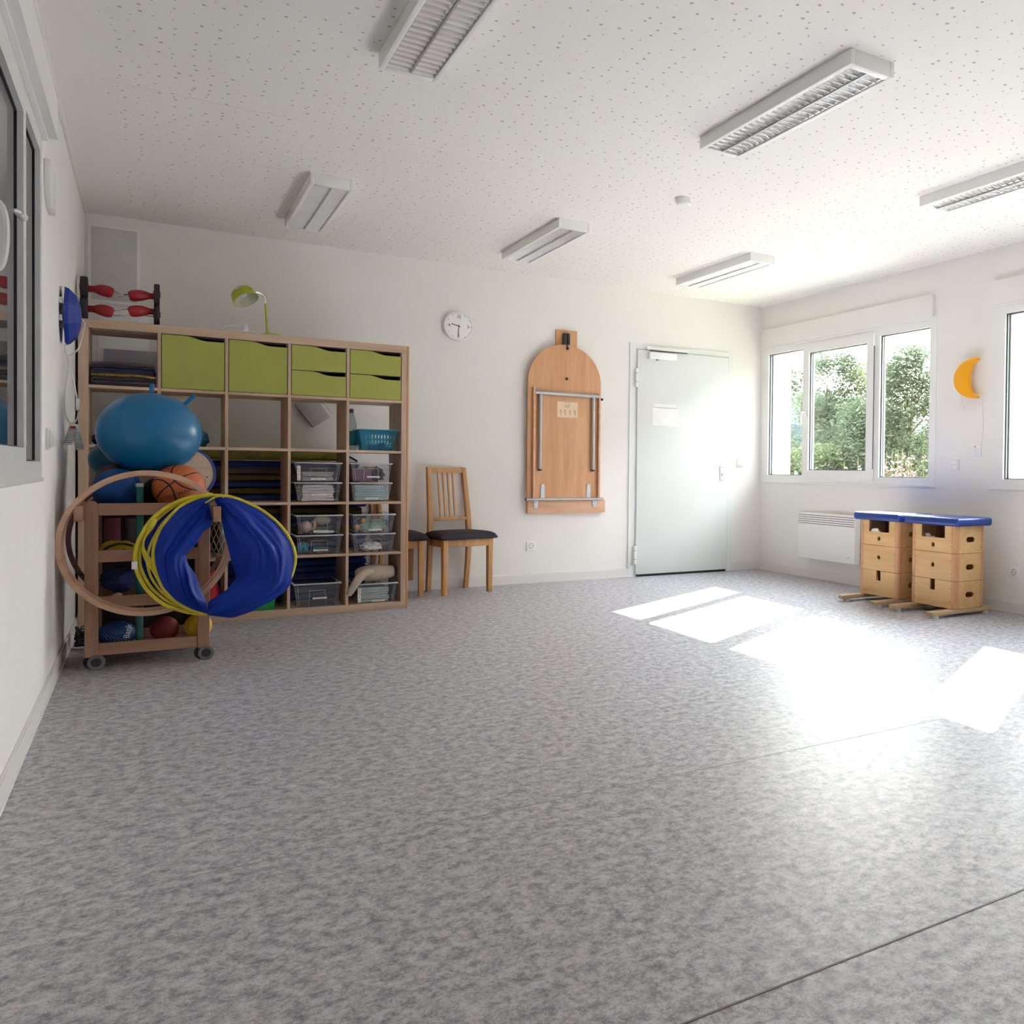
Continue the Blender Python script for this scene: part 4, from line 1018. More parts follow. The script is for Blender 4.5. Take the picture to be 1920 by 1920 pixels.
for x in (-.255, .195):
    for y in (-2.135, -1.74):
        cs = G().box(x-.016, x+.014, y-.010, y+.03, .045, .062).cyl((x,y+.01,.05),(x,y+.01,.064),.012,12).obj('caster', 'black', ct)
        G().lathe([(.022,-.010),(.0335,-.010),(.036,-.006),(.036,.006),(.0335,.010),(.022,.010)], (x-.002, y-.012, .036), 32, 'y', ring=True).obj('caster_tyre', 'tyre', cs)
        G().lathe([(.0,-.008),(.0215,-.008),(.0215,.008),(.0,.008)], (x-.002, y-.012, .036), 28, 'y').obj('caster_hub', 'black', cs)
        G().lathe([(.0,-.010),(.036,-.010),(.036,.008),(.0,.008)], (x-.018, y+.018, .036), 28, 'y').obj('caster_wheel', 'black', cs)
tag(G().cyl((-.087,-2.094,.083),(-.087,-2.094,.885),.0165,20).obj('green_pole', 'greenpole', center=True), 'dark green pole standing upright in the beech cart', 'pole')
tag(G().lathe([(.0,.885),(.0175,.885),(.0175,.898),(.014,.903),(.0,.903)], (-.087,-2.094,0), 20).obj('pole_cap', 'metalgrey', center=True), 'pale cap on top of green pole in the cart', 'cap')

# balls
def ball(name, c, r, m, label, sc=(1,1,1)):
    g = G().sphere((0,0,0), r, 56, 36, sc)
    o = g.obj(name, m); o.location = c; return tag(o, label, 'ball')
BB = Vector((-.045,-1.865,1.158))
t = thing('hopper_ball', 'big shiny teal blue hopper ball with two horns on top of cart', 'hopper ball', tuple(BB))
G().sphere(BB, .205, 64, 40, (1.12,1.02,1.03)).obj('ball_body', 'ballblue', t, smooth_ang=80)
def horn(p, q, r0):
    p, q = Vector(p), Vector(q); d = q-p
    return G().tube([p, p+d*.12, p+d*.22, p+d*.6, p+d*.92, q], lambda f: r0*(1.35 if f < .25 else (1.0 if f < .9 else .75)), 16, smooth=2)
horn((-.040,-1.87,1.345), (-.036,-1.88,1.418), .0105).obj('horn', 'ballblue', t)
horn((.095,-1.88,1.305), (.150,-1.89,1.368), .0105).obj('horn', 'ballblue', t)
bc = Vector((.080,-1.985,.878)); br = .118
bb = G().sphere((0,0,0), br, 56, 36).obj('basketball', basketball_mat(bc, br)); bb.location = bc
tag(bb, 'orange basketball with black seams on the beech cart', 'ball')
def onball(p):
    d = (p-bc).normalized(); return bc + d*(br+.0006)
dirv = Vector((-.10,-.95,-.30)).normalized(); up = Vector((-.40,.15,1)); up = (up-dirv*up.dot(dirv)).normalized(); rt = up.cross(dirv)
mt = Matrix((( rt.x, up.x, dirv.x, 0),(rt.y, up.y, dirv.y, 0),(rt.z, up.z, dirv.z, 0),(0,0,0,1)))
text_obj('FIRE WALL', .030, Matrix.Translation(bc+dirv*br+rt*.01) @ mt, 'printblack', bb, 'lettering', .0003, onball)
ball('play_ball', (-.180,-1.992,.869), .105, 'ballblue2', 'plain blue ball at left on the cart in front of big ball')
ball('play_ball', (-.185,-1.790,.900), .097, 'balldred', 'dark red ball behind the plain blue ball on cart')
ball('play_ball', (.0,-1.800,.845), .085, 'ballblack', 'black ball between the blue ball and basketball')
tag(lump((-.215,-1.595,1.02), .10, (1,1,1), 2.9, .06).obj('play_ball', 'ballteal', center=True), 'teal ball peeking out left below the big blue ball', 'ball')
ball('play_ball', (.018,-1.95,.145), .064, 'ballred', 'matte red ball in the bottom tray of cart')
ball('play_ball', (.165,-1.98,.151), .063, 'ballyel', 'yellow foam ball in bottom tray behind the right cart post', (1,1,1))
# wobble board
t = thing('balance_disc', 'round wooden balance board with blue rim leaning behind the basketball', 'balance board', (.12,-1.62,.80))
ax = Vector((.25,-.93,.26)).normalized(); rot = ax.to_track_quat('Z', 'Y').to_matrix(); dc = Vector((.118,-1.625,.955))
G().lathe([(.0,-.008),(.136,-.008),(.136,.008),(.0,.008)], dc, 56, mt=rot).obj('board', wood('pale_disc_wood', (.50,.36,.26), (.62,.47,.35), 'x', .5), t)
G().lathe([(.1362,-.012),(.146,-.012),(.150,-.006),(.150,.006),(.146,.012),(.1362,.012)], dc, 56, mt=rot, ring=True).obj('rubber_rim', 'matblue', t)
G().lathe([(.0,.008),(.004,.008),(.004,.010),(.0,.010)], dc+rot@Vector((.10,-.03,0)), 12, mt=rot).obj('peg_hole', 'black', t)
# cart contents
def bag_geom(c, r, sc, seed, m, name, label, cat, **k): return tag(lump(c, r, sc, seed, **k).obj(name, m, center=True), label, cat)
t = thing('cloth_bag', 'mustard yellow bag with black straps in the upper tray of cart', 'bag', (-.17,-2.0,.53))
lump((-.175,-2.015,.572), .045, (1.75,1.2,.92), 3.1, .22).obj('bag_body', mat('mustard_cloth', (.55,.34,.01), .7, var=.2), t)
G().tube([(-.245,-2.068,.555),(-.215,-2.078,.590),(-.165,-2.076,.607),(-.115,-2.065,.590)], .006, 8, smooth=2).tube([(-.165,-2.074,.548),(-.150,-2.078,.578),(-.135,-2.076,.552)], .006, 8, smooth=2).obj('strap', 'black', t)
g = G(); g.tube([(-.20,-1.96,.532),(-.20,-1.96,.725)], .035, 16); tag(g.obj('juggling_club', mat('dusky_pink_cloth', (.22,.05,.07), .7), center=True), 'dusky pink roll standing behind mustard bag in cart', 'roll')
g = G(); g.tube([(-.12,-1.93,.532),(-.12,-1.93,.72)], .030, 16); tag(g.obj('cloth_roll', mat('mauve_grey_cloth', (.12,.09,.12), .8), center=True), 'mauve grey roll standing next to the pink roll in cart', 'roll')
bag_geom((-.17,-1.98,.418), .07, (1.1,1.2,.95), 6.3, 'navy', 'cloth_bag', 'navy cloth bundle in the middle tray of the cart', 'bundle', amp=.2)
t = thing('wooden_skittle', 'turned wooden skittle wrapped in clear film in middle tray', 'skittle', (-.20,-2.09,.31))
G().cyl((-.198,-2.115,.333),(-.175,-2.00,.335),.0185,24).obj('skittle_body', 'corkwood', t, bev=.002)
tag(G().cyl((-.125,-2.112,.326),(-.13,-2.00,.326),.013,20).obj('wooden_peg', 'corkwood', center=True), 'small wooden peg lying beside the skittle in cart', 'peg')
t = thing('plastic_bag', 'blue shiny bag lettered Bank in the bottom tray of cart', 'bag', (-.18,-2.0,.08))
lump((-.180,-2.00,.143), .048, (1.75,1.25,1.32), 1.3, .12, freq=2.2).obj('bag_body', mat('shiny_blue_film', (.01,.07,.28), .25, var=.25, bump=.5, bscale=20), t)
fl = G()
for k in range(7):
    x = -.235+k*.015
    fl.tube([(x, -2.060-.002*(k%2), .158-.006*k), (x+.012, -2.063, .143-.004*k), (x+.02, -2.062, .125-.003*k)], .0012, 5)
fl.obj('foil_crease', mat('pale_crease', (.35,.42,.6), .4), t)
text_obj('Bank', .037, Matrix.Translation((-.134,-2.0975,.168)) @ FRONT @ Matrix.Rotation(R(82),4,'Z'), 'paper', t, 'lettering')
tag(lump((.12,-1.99,.365), .05, (1.1,1.2,1.0), 4.9, .2).obj('cloth_bundle', mat('dark_teal_cloth', (.02,.07,.08), .8), center=True), 'dark teal bundle in middle tray behind the tunnel', 'bundle')
tag(lump((.10,-2.02,.568), .038, (1.1,1.2,1.0), 5.9, .2).obj('cloth_bundle', mat('dull_yellow_cloth', (.35,.24,.02), .8), center=True), 'dull yellow bundle in upper tray behind the tunnel', 'bundle')
# dark net heap on the floor behind the cart
g = G()
for k in range(16):
    pts = []
    for q in range(14):
        a_ = q/13*2*math.pi*1.1+k; rr = .045+.02*noise.noise(Vector((k*1.3,q*.5,0)))
        pts.append((-.325+rr*math.cos(a_)*1.0, -1.52+rr*1.2*math.sin(a_), .012+.07*abs(noise.noise(Vector((k*2.1,q*.45,3))))+.006*k*.8))
    g.tube(pts, .004, 5, smooth=1)
g.obj
tag(g.obj('net_heap', mat('dark_grey_cord', (.05,.045,.055), .7), center=True), 'dark tangled net lying on floor between cart and left wall', 'net')
# net with wooden balls hanging at right of the cart
t = thing('mesh_bag', 'tan mesh net bag hanging beside right post of the cart', 'net bag', (.24,-1.80,.58))
g = G(); c_ = Vector((.262,-1.80,.60))
def nb(th, ph):
    r_ = .050*(math.sin(th)**.6); return c_+Vector((r_*math.cos(ph), r_*1.5*math.sin(ph), -.105*math.cos(th)))
for s_ in (-1, 1):
    for k in range(12):
        g.tube([nb(.12+q/16*2.9, 2*math.pi*k/12+s_*q/16*2.2) for q in range(17)], .0022, 5)
g.obj('net_cord', 'rope', t)
lump(c_, .04, (.95,1.4,2.2), 1.7, .1).obj('net_filling', 'black', t)

# ------------------------------------------------------------------ hoops
tag(G().band((-.053,-2.255,.615), .342, .030, .022, 120).obj('wooden_hoop', 'hoopw', center=True), 'large front wooden gym hoop hung over the cart bars', 'hoop')
tag(G().band((-.053,-2.205,.617), .334, .026, .020, 120).obj('wooden_hoop', 'hoopw', center=True), 'second wooden gym hoop close behind the large front one', 'hoop')
tag(G().band((-.047,-1.655,.60), .345, .028, .022, 120).obj('wooden_hoop', 'hoopshade', center=True), 'shade-darkened wooden hoop seen left of cart behind the front hoops', 'hoop')

# ------------------------------------------------------------------ play tunnel
tt = thing('play_tunnel', 'collapsed blue fabric play tunnel with yellow rings hung on cart', 'play tunnel', (.22,-2.30,.24))
def circ_pts(cx_, cz_, r_, y, n=72, ph=0, lean=0):
    return [(cx_+r_*math.cos(2*math.pi*k/n), y+lean*math.cos(2*math.pi*k/n+ph), cz_+r_*1.0*math.sin(2*math.pi*k/n)) for k in range(n)]
rr = .297
def resample(P, n):
    P = [Vector((p[0], 0, p[1])) for p in P]; d = [0]
    for i in range(1, len(P)): d.append(d[-1]+(P[i]-P[i-1]).length)
    out = []
    for k in range(n+1):
        s_ = d[-1]*k/n; i = 0
        while i < len(P)-2 and d[i+1] < s_: i += 1
        f = (s_-d[i])/max(1e-9, d[i+1]-d[i]); out.append(P[i].lerp(P[i+1], min(1, f)))
    for _ in range(2):
        out = [out[0]]+[(out[i-1]+out[i]*2+out[i+1])/4 for i in range(1, len(out)-1)]+[out[-1]]
    return out
Li = [(.215,.822),(.196,.814),(.203,.757),(.206,.727),(.205,.692),(.178,.678),(.148,.622),(.099,.556),(.106,.516),(.141,.457),(.157,.395),(.184,.329),(.189,.262)]
Lo = [(.215,.838),(.16,.830),(.07,.791),(-.003,.687),(-.030,.582),(-.017,.476),(.006,.405),(.058,.335),(.12,.290),(.189,.262)]
Ri = [(.218,.822),(.24,.777),(.259,.656),(.276,.589),(.291,.512),(.307,.455),(.309,.433),(.272,.376),(.243,.357),(.195,.325),(.189,.296),(.189,.262)]
Ro = [(.218,.845),(.306,.832),(.424,.766),(.508,.682),(.557,.597),(.572,.529),(.568,.474),(.562,.424),(.556,.389),(.524,.346),(.463,.303),(.364,.253),(.291,.232),(.25,.243),(.217,.249),(.189,.256)]
def fabric(inner, outer, seed, bul, sgn):
    n, m = 90, 44; A, B = resample(inner, n), resample(outer, n); g = G(); vs = []
    for i in range(n+1):
        t_ = i/n; row = []
        for j in range(m+1):
            u = j/m; p = A[i].lerp(B[i], u); env = math.sin(math.pi*min(1, max(0, t_)))**.7
            sm = math.sin(math.pi*min(1, u*1.04))
            w = u*2.4 + .55*math.sin(t_*3.4+seed) + .5*noise.noise(Vector((t_*2.2, u*1.5, seed)))
            r1 = 1-abs(noise.noise(Vector((w*1.5, t_*1.3+seed, seed*2))))*2.6
            r2 = 1-abs(noise.noise(Vector((w*3.4+4, t_*2.1+seed, seed*5))))*2.6
            near = max(0, 1-t_*4.5) + max(0, 1-(1-t_)*4.5)
            cr = math.sin(u*2*math.pi*7+seed+t_*3)
            dy = -bul*math.sin(math.pi*u)*env - (.034*max(r1, -.2)*env + .012*max(r2, -.3)*env + .006*cr*near)*sm
            row.append(g.b.verts.new((p.x, -2.342+dy, p.z)))
        vs.append(row)
    for i in range(n):
        for j in range(m): g.b.faces.new((vs[i][j], vs[i+1][j], vs[i+1][j+1], vs[i][j+1]))
    return g
fabric(Li, Lo, 1.3, .035, 1).obj('tunnel_fabric', 'tblue', tt, solid=.0015, smooth_ang=80)
fabric(Ri, Ro, 4.1, .055, 1).obj('tunnel_fabric', 'tblue', tt, solid=.0015, smooth_ang=80)
# back layers of cloth between the shifted rings on the left
Bi = [(.215,.840),(.16,.826),(.066,.787),(-.007,.687),(-.034,.582),(-.021,.476),(.002,.405),(.054,.335),(.12,.285),(.189,.262)]
Bo = [(.205,.848),(.12,.838),(.026,.801),(-.043,.735),(-.090,.626),(-.101,.534),(-.094,.481),(-.055,.393),(.012,.316),(.106,.276),(.189,.258)]
ringA = [(.218,.850),(.306,.838),(.424,.774),(.510,.690),(.560,.602),(.577,.53),(.571,.474),(.548,.40),(.50,.34),(.43,.29),(.33,.258),(.25,.250),(.187,.262),(.12,.285),(.058,.33),(.006,.40),(-.022,.476),(-.036,.58),(-.005,.69),(.07,.795),(.15,.84)]
G().tube([(x, -2.338, z) for x, z in ringA], .0085, 10, True, smooth=2).obj('yellow_ring', 'tyel', tt)
G().tube([(x-.004 if x > .1 else x+.014, -2.328, z-.006 if z > .5 else z+.010) for x, z in ringA], .0075, 10, True, smooth=2).obj('yellow_ring', 'tyel', tt)
def arc_ring(P, y, w):
    return G().tube([(p.x, y-.03*math.sin(math.pi*i/40)*0, p.z) for i, p in enumerate(resample(P, 40))], w, 10)
arc_ring([(.212,.850),(.158,.848),(.10,.833),(.026,.797),(-.043,.732),(-.094,.626),(-.105,.534),(-.097,.481),(-.059,.393),(.012,.314),(.106,.272),(.187,.256)], -2.318, .0095).obj('yellow_ring', 'tyel', tt)
arc_ring([(.212,.846),(.10,.824),(.040,.790),(-.027,.722),(-.078,.626),(-.088,.534),(-.078,.481),(-.040,.398),(.030,.325),(.115,.28),(.187,.258)], -2.305, .008).obj('yellow_ring', 'tyel', tt)
arc_ring([(.212,.844),(.10,.812),(.055,.775),(-.005,.700),(-.048,.60),(-.058,.534),(-.046,.46),(-.005,.385),(.060,.318),(.125,.28),(.187,.260)], -2.310, .006).obj('yellow_ring', 'tyel', tt)
g = fabric(Bi, Bo, 2.2, .004, 1)
for v in g.b.verts: v.co.y = -2.295+(v.co.y+2.342)*.35
g.obj('tunnel_fabric', 'tblue', tt, solid=.0015, smooth_ang=80)
tring2 = [(-.034+.028*0, 0, 0)]
pts = [(x+.012+.006*math.sin(k*1.7), -2.322, z) for k, (x, z) in enumerate([(-.035,.735),(-.062,.690),(-.080,.640),(-.078,.585),(-.070,.545),(-.052,.500),(-.030,.455),(.0,.405),(.030,.365),(.065,.330)])]
G().tube(pts, lambda f: .009+.005*math.sin(f*17), 8, smooth=2).obj('binding_tape', 'tyel', tt)
G().tube([(.215,-2.36,.838),(.200,-2.37,.828),(.178,-2.368,.812)], .005, 6, smooth=1).tube([(.215,-2.36,.838),(.245,-2.365,.846),(.255,-2.36,.838)], .004, 6, smooth=1).obj('tie_knot', 'tyel', tt)
G().box(-.116,-.094,-2.336,-2.331,.498,.534).obj('care_label', 'paper', tt)

# ------------------------------------------------------------------ chairs
def make_chair(label, loc, rz):
    t = thing('dining_chair', label, 'chair', loc, 'wooden chairs with black seats', rz)
    for sx in (-1, 1):
        g = G(); g.frustum((sx*.195-.018, sx*.195+.018, -.178, -.142, 0), (sx*.195-.021, sx*.195+.021, -.182, -.140, .432)); g.obj('leg', 'chairw', t, bev=.003, local=True)
        # rear leg: one bent member from the floor up into the back
        g = G(); rings = []
        for z, y, x, w in ((0, .150, .165, .017), (.22, .125, .168, .019), (.44, .112, .17, .021), (.62, .125, .165, .020), (.84, .155, .158, .018), (1.0, .179, .152, .017)):
            rings.append([g.b.verts.new((sx*x+a_*w, y+b_*.016, z)) for a_, b_ in ((-1,-1),(1,-1),(1,1),(-1,1))])
        g.skin(rings); g.obj('leg', 'chairw', t, bev=.003, local=True)
    G().box(-.175, .175, -.178, -.156, .375, .432).obj('seat_rail', 'chairw', t, bev=.002, local=True)
    G().box(-.155, .155, .098, .118, .375, .432).obj('seat_rail', 'chairw', t, bev=.002, local=True)
    for sx in (-1, 1):
        g = G(); vs = [(sx*.205,-.14),(sx*.185,-.14),(sx*.160,.10),(sx*.180,.10)]; g.prism(vs, 'z', .375, .432); g.obj('seat_rail', 'chairw', t, bev=.002, local=True)
    # padded seat
    g = G(); n = 26; vs = []
    def sf(u, v, top):
        x = (u-.5)*2; y = (v-.5)*2
        ex = math.copysign(abs(x)**.92, x); wx = .245-.035*(v)
        r_ = (1-abs(x)**7)*(1-abs(y)**7); z = .434+(.016+.044*max(0, r_)**.45+.004*(1-x*x)*(1-y*y) if top else 0)
        k_ = 1 if top else .96
        return Vector((ex*wx*k_, -.030+y*.180*k_, z))
    tp = [[g.b.verts.new(sf(i/n, j/n, True)) for j in range(n+1)] for i in range(n+1)]
    bt = [[g.b.verts.new(sf(i/n, j/n, False)) for j in range(n+1)] for i in range(n+1)]
    for i in range(n):
        for j in range(n):
            g.b.faces.new((tp[i][j], tp[i+1][j], tp[i+1][j+1], tp[i][j+1])); g.b.faces.new((bt[i][j], bt[i][j+1], bt[i+1][j+1], bt[i+1][j]))
    for i in range(n):
        g.b.faces.new((tp[i][0], bt[i][0], bt[i+1][0], tp[i+1][0])); g.b.faces.new((tp[i][n], tp[i+1][n], bt[i+1][n], bt[i][n]))
        g.b.faces.new((tp[0][i], tp[0][i+1], bt[0][i+1], bt[0][i])); g.b.faces.new((tp[n][i], bt[n][i], bt[n][i+1], tp[n][i+1]))
    g.obj('seat', 'cushion', t, local=True, smooth_ang=60)
    def yb(z): return .125+(z-.62)*.135
    G().box(-.155, .155, yb(.975)-.010, yb(.975)+.010, .955, .995).obj('top_rail', 'chairw', t, bev=.003, local=True)
    G().box(-.158, .158, yb(.585)-.009, yb(.585)+.009, .570, .596).obj('lower_rail', 'chairw', t, bev=.003, local=True)
    for k in range(4):
        x = -.075+k*.042
        g = G(); g.b.verts.new; rings = [[g.b.verts.new((x+a_*.0075, yb(z)+b_*.006, z)) for a_, b_ in ((-1,-1),(1,-1),(1,1),(-1,1))] for z in (.594, .957)]
        g.skin(rings); g.obj('back_slat', 'chairw', t, bev=.0015, seg=1, local=True)
    return t
ch = make_chair('wooden chair with black seat facing forward beside the shelf', (1.988,-.222,0), R(14))
dup(ch, (1.520,-.175,0), 'wooden chair with black seat turned sideways, half hidden behind the shelf', R(88))

# ------------------------------------------------------------------ wall folding table
t = thing('folding_table', 'arched beech wall table folded up with grey tube legs', 'folding table', (2.97,0,.60))
G().box(2.885, 3.08, -.022, 0, 2.02, 2.225).obj('top_plate', 'tablew', t, bev=.002)
cxt, wt, zs = 2.958, .338, 1.752
arc = [(cxt+wt*math.cos(R(q)), zs+wt*1.0*math.sin(R(q))) for q in range(0, 181, 5)]
G().prism([(cxt-wt,.735),(cxt+wt,.735)]+arc, 'y', -.062, -.040).obj('tabletop', 'tablew', t, bev=.002, seg=1)
G().box(cxt-.0012, cxt+.0012, -.0626, -.062, 1.80, 2.06).obj('joint_line', 'edge', t)
G().box(2.632, 3.352, -.05, 0, .61, .722).obj('wall_batten', 'tablel', t, bev=.003)
for x in (2.66, 3.262): G().box(x, x+.018, -.098, -.062, .75, 1.70 if x < 3 else 1.675).obj('side_batten', 'tablel', t, bev=.002)
G().tube([(2.678,-.088,1.655),(3.262,-.088,1.650)], .0165, 16).obj('cross_tube', 'steel', t)
for x in (2.722, 3.212):
    lg = G().cyl((x,-.090,1.640),(x,-.090,.995),.0155,18).obj('leg', 'steel', t)
    G().cyl((x,-.090,.995),(x,-.090,.980),.0175,18).obj('leg_cap', 'black', lg)
G().cyl((2.61,-.066,.733),(3.325,-.066,.733),.0125,16).obj('hinge_tube', 'steel', t)
G().cyl((2.606,-.066,.733),(2.612,-.066,.733),.0135,16).obj('tube_cap', 'black', t)
def tab(x, z0, z1, rnd_top, y0, y1):
    w = .0185; pr_ = []
    if rnd_top: pr_ = [(x-w,z0),(x+w,z0)]+[(x+w*math.cos(R(q)), z1-w+w*math.sin(R(q))) for q in range(0,181,20)]
    else: pr_ = [(x+w,z1),(x-w,z1)]+[(x+w*math.cos(R(q)), z0+w+w*math.sin(R(q))) for q in range(180,361,20)]
    return G().prism(pr_, 'y', y0, y1)
for x in (2.757, 3.182):
    pl = tab(x, .733, .868, True, -.070, -.064).obj('bracket', 'galv', t, bev=.001, seg=1)
    g = G()
    for z in (.80,.822,.845): g.cyl((x,-.0705,z),(x,-.0718,z),.004,10)
    g.obj('screw', 'paper', pl)
for x in (2.700, 3.245):
    pl = tab(x, .655, .733, False, -.058, -.052).obj('bracket', 'galv', t, bev=.001, seg=1)
    g = G()
    for z in (.675,.705): g.cyl((x,-.058,z),(x,-.0605,z),.006,12)
    g.obj('screw', 'metalgrey', pl)
lt = G().box(2.942,2.972,-.052,-.022,2.085,2.195).obj('latch', 'black', t, bev=.004)
G().cyl((2.99,-.040,2.095),(2.99,-.040,2.195),.0155,16).obj('latch_barrel', 'black', lt)
G().tube([(2.968,-.055,2.09),(2.972,-.064,2.072),(2.972,-.068,2.062)], .008, 10).sphere((2.973,-.070,2.058), .0125, 16, 10).obj('latch_knob', 'black', lt)
G().sphere((2.968,-.068,1.792), .0135, 20, 12, (1,.6,1)).obj('stop_knob', 'black', t)
G().cyl((3.300,-.052,1.63),(3.318,-.052,1.63),.011,14).obj('side_knob', 'black', t)
sk = G().box(2.885, 3.075, -.0628, -.062, 1.452, 1.590).obj('instruction_sticker', mat('pale_sticker', (.80,.58,.38), .5), t)
text_obj('tül', .045, Matrix.Translation((2.975,-.0631,1.555)) @ FRONT, 'print', sk, 'lettering')
g = G()
for k, x in enumerate((2.915, 2.955, 3.0, 3.045)):
    g.sphere((x,-.063,1.512), .006, 10, 6, (1,.1,1)); g.obox((x+.004,-.063,1.497), (.006,.0008,.026), (0,R(15*(-1)**k),0)); g.obox((x+.006,-.063,1.480), (.004,.0008,.024), (0,R(-25+12*k),0)); g.obox((x-.008,-.063,1.488), (.014,.0008,.003), (0,R(20),0))
g.box(2.95,3.01,-.0632,-.0628,1.582,1.585)
g.obj('pictogram', 'print', sk)

# ------------------------------------------------------------------ radiator
t = thing('wall_radiator', 'flat white electric panel heater on wall below first window', 'radiator', (XR,-1.17,.17))
y0_, y1_ = -1.60, -.775
G().box(XR-.085, XR-.02, y0_, y1_, .195, .62).obj('heater_panel', 'enamel', t, bev=.006)
g = G()
for k in range(5): g.box(XR-.0862, XR-.0845, y0_+.01, y1_-.004, .520+k*.0195, .5245+k*.0195)
g.obj('grille_slots', 'printblack', t)
G().box(XR-.02, XR, -1.45, -.95, .30, .55).obj('wall_bracket', 'enamel', t)
G().box(XR-.0858, XR-.085, -1.525, -1.495, .243, .248).obj('maker_mark', 'print', t)

# ------------------------------------------------------------------ vaulting boxes
def vault(y1, label, x0=4.57):
    W_, L_ = .30, .445; x1 = x0+W_; y0 = y1-L_
    t = thing('vaulting_box', label, 'vaulting box', ((x0+x1)/2, (y0+y1)/2, 0), 'wooden vaulting boxes with blue pads')
    rp = .028
    def rounded(z0, z1):
        g = G()
        for (cx_, cy_, a0) in ((x0+rp, y0+rp, 180), (x1-rp, y0+rp, 270), (x1-rp, y1-rp, 0), (x0+rp, y1-rp, 90)):
            pr_ = [(cx_, cy_)]+[(cx_+rp*math.cos(R(a0+q)), cy_+rp*math.sin(R(a0+q))) for q in range(0, 91, 15)]
            sx = -1 if cx_ < (x0+x1)/2 else 1; sy = -1 if cy_ < (y0+y1)/2 else 1
            g.prism(pr_, 'z', z0, z1)
            g.box(min(cx_, cx_-sx*.012), max(cx_, cx_-sx*.012), min(cy_, cy_+sy*rp), max(cy_, cy_+sy*rp), z0, z1)
            g.box(min(cx_, cx_+sx*rp), max(cx_, cx_+sx*rp), min(cy_, cy_-sy*.012), max(cy_, cy_-sy*.012), z0, z1)
        za, zb = z0+.004, z0+.016
        g.box(x0+.015, x0+.027, y0+.01, y1-.01, za, zb); g.box(x1-.027, x1-.015, y0+.01, y1-.01, za, zb)
        g.box(x0+.01, x1-.01, y0+.015, y0+.027, za, zb); g.box(x0+.01, x1-.01, y1-.027, y1-.015, za, zb)
        return g
    def circ(u, v, r_, n=18, k=1): return [(u+r_*k*math.cos(2*math.pi*q/n), v+r_*math.sin(2*math.pi*q/n)) for q in range(n)]
    def slot(u, v, w, h):
        out = []
        for q in range(-90, 91, 30): out.append((u+w/2-h/2+h/2*math.cos(R(q)), v+h/2*math.sin(R(q))))
        for q in range(90, 271, 30): out.append((u-w/2+h/2+h/2*math.cos(R(q)), v+h/2*math.sin(R(q))))
        return out
    rect = lambda u0, u1, v0, v1: [(u0,v0),(u1,v0),(u1,v1),(u0,v1)]
    ym = (y0+y1)/2; xm = (x0+x1)/2
    sec = [(.052,.2435,'low'),(.2465,.4385,'mid'),(.4415,.632,'top')]
    a_, b_ = y0+rp+.012, y1-rp-.012; c_, d_ = x0+rp+.012, x1-rp-.012
    for z0, z1, kd in sec:
        s_ = rounded(z0, z1).obj('box_section', 'post', t, bev=0)
        zm = (z0+z1)/2
        if kd == 'mid': hs = [circ(ym, zm+.005, .017)]; hs2 = []
        if kd == 'top': hs = [circ(ym, z0+.05, .017)]
        if kd == 'low': hs = []
        if kd == 'top':   # big grip notch open to the pad
            outer = [(a_,z0),(b_,z0),(b_,z1),(ym+.115,z1),(ym+.115,z1-.088),(ym-.115,z1-.088),(ym-.115,z1),(a_,z1)]
        elif kd == 'low': outer = [(a_,z0),(b_,z0),(b_,z1),(ym+.024,z1),(ym+.024,z1-.075),(ym-.024,z1-.075),(ym-.024,z1),(a_,z1)]
        else: outer = rect(a_, b_, z0, z1)
        for xa in (x0+.002, x1-.014): G().holed(outer, hs, 'x', xa, xa+.012).obj('side_panel', 'ply', s_, flat=True)
        for ya in (y0+.002, y1-.014): G().holed(rect(c_, d_, z0, z1), [slot(xm, zm, .085, .038)], 'y', ya, ya+.012).obj('end_panel', 'ply', s_, flat=True)
        g = G()
        for q in (.25, .75):
            zz = z0+(z1-z0)*q
            for yy in (a_+.008, b_-.008): g.cyl((x0+.002,yy,zz),(x0-.0005,yy,zz),.0035,8)
        for q in (.17, .5, .83):
            zz = z0+(z1-z0)*q
            for xx in (c_+.008, d_-.008): g.cyl((xx,y0+.002,zz),(xx,y0-.0005,zz),.0035,8)
        g.obj('screw', 'metalgrey', s_)
    G().box(x0+.03, x1-.03, y0+.03, y1-.03, .05, .056).obj('bottom_board', 'ply', t)
    G().box(x0-.035, x1+.035, y0-.04, y1+.045, .633, .692).obj('pad', 'blue', t, bev=.020, seg=4)
    G().cyl((x0-.028,y0-.033,.640),(x0-.028,y0-.033,.686),.011,12).obj('pad_corner', 'matblue', t)
    for yy in (y0+.035, y1-.035):
        sk = G().box(4.355, 4.965, yy-.035, yy+.035, .020, .050).obj('skid', 'skid', t, bev=.007)
        for xx in (4.415, 4.92): G().cyl((xx,yy,.0),(xx,yy,.0195),.024,20).obj('foot', 'paper', sk)
    # little white block resting inside, seen through the openings
    G().box(x0+.0145, x0+.03, ym-.005, ym+.04, .545, .5505).obj('inner_label', 'paper', t)
    return t
v1 = vault(-2.165, 'wooden vaulting box with blue pad, farther from camera beside the heater')
dup(v1, (v1.location.x, -2.742-.2225, 0), 'wooden vaulting box with blue pad, nearer to camera, right one')

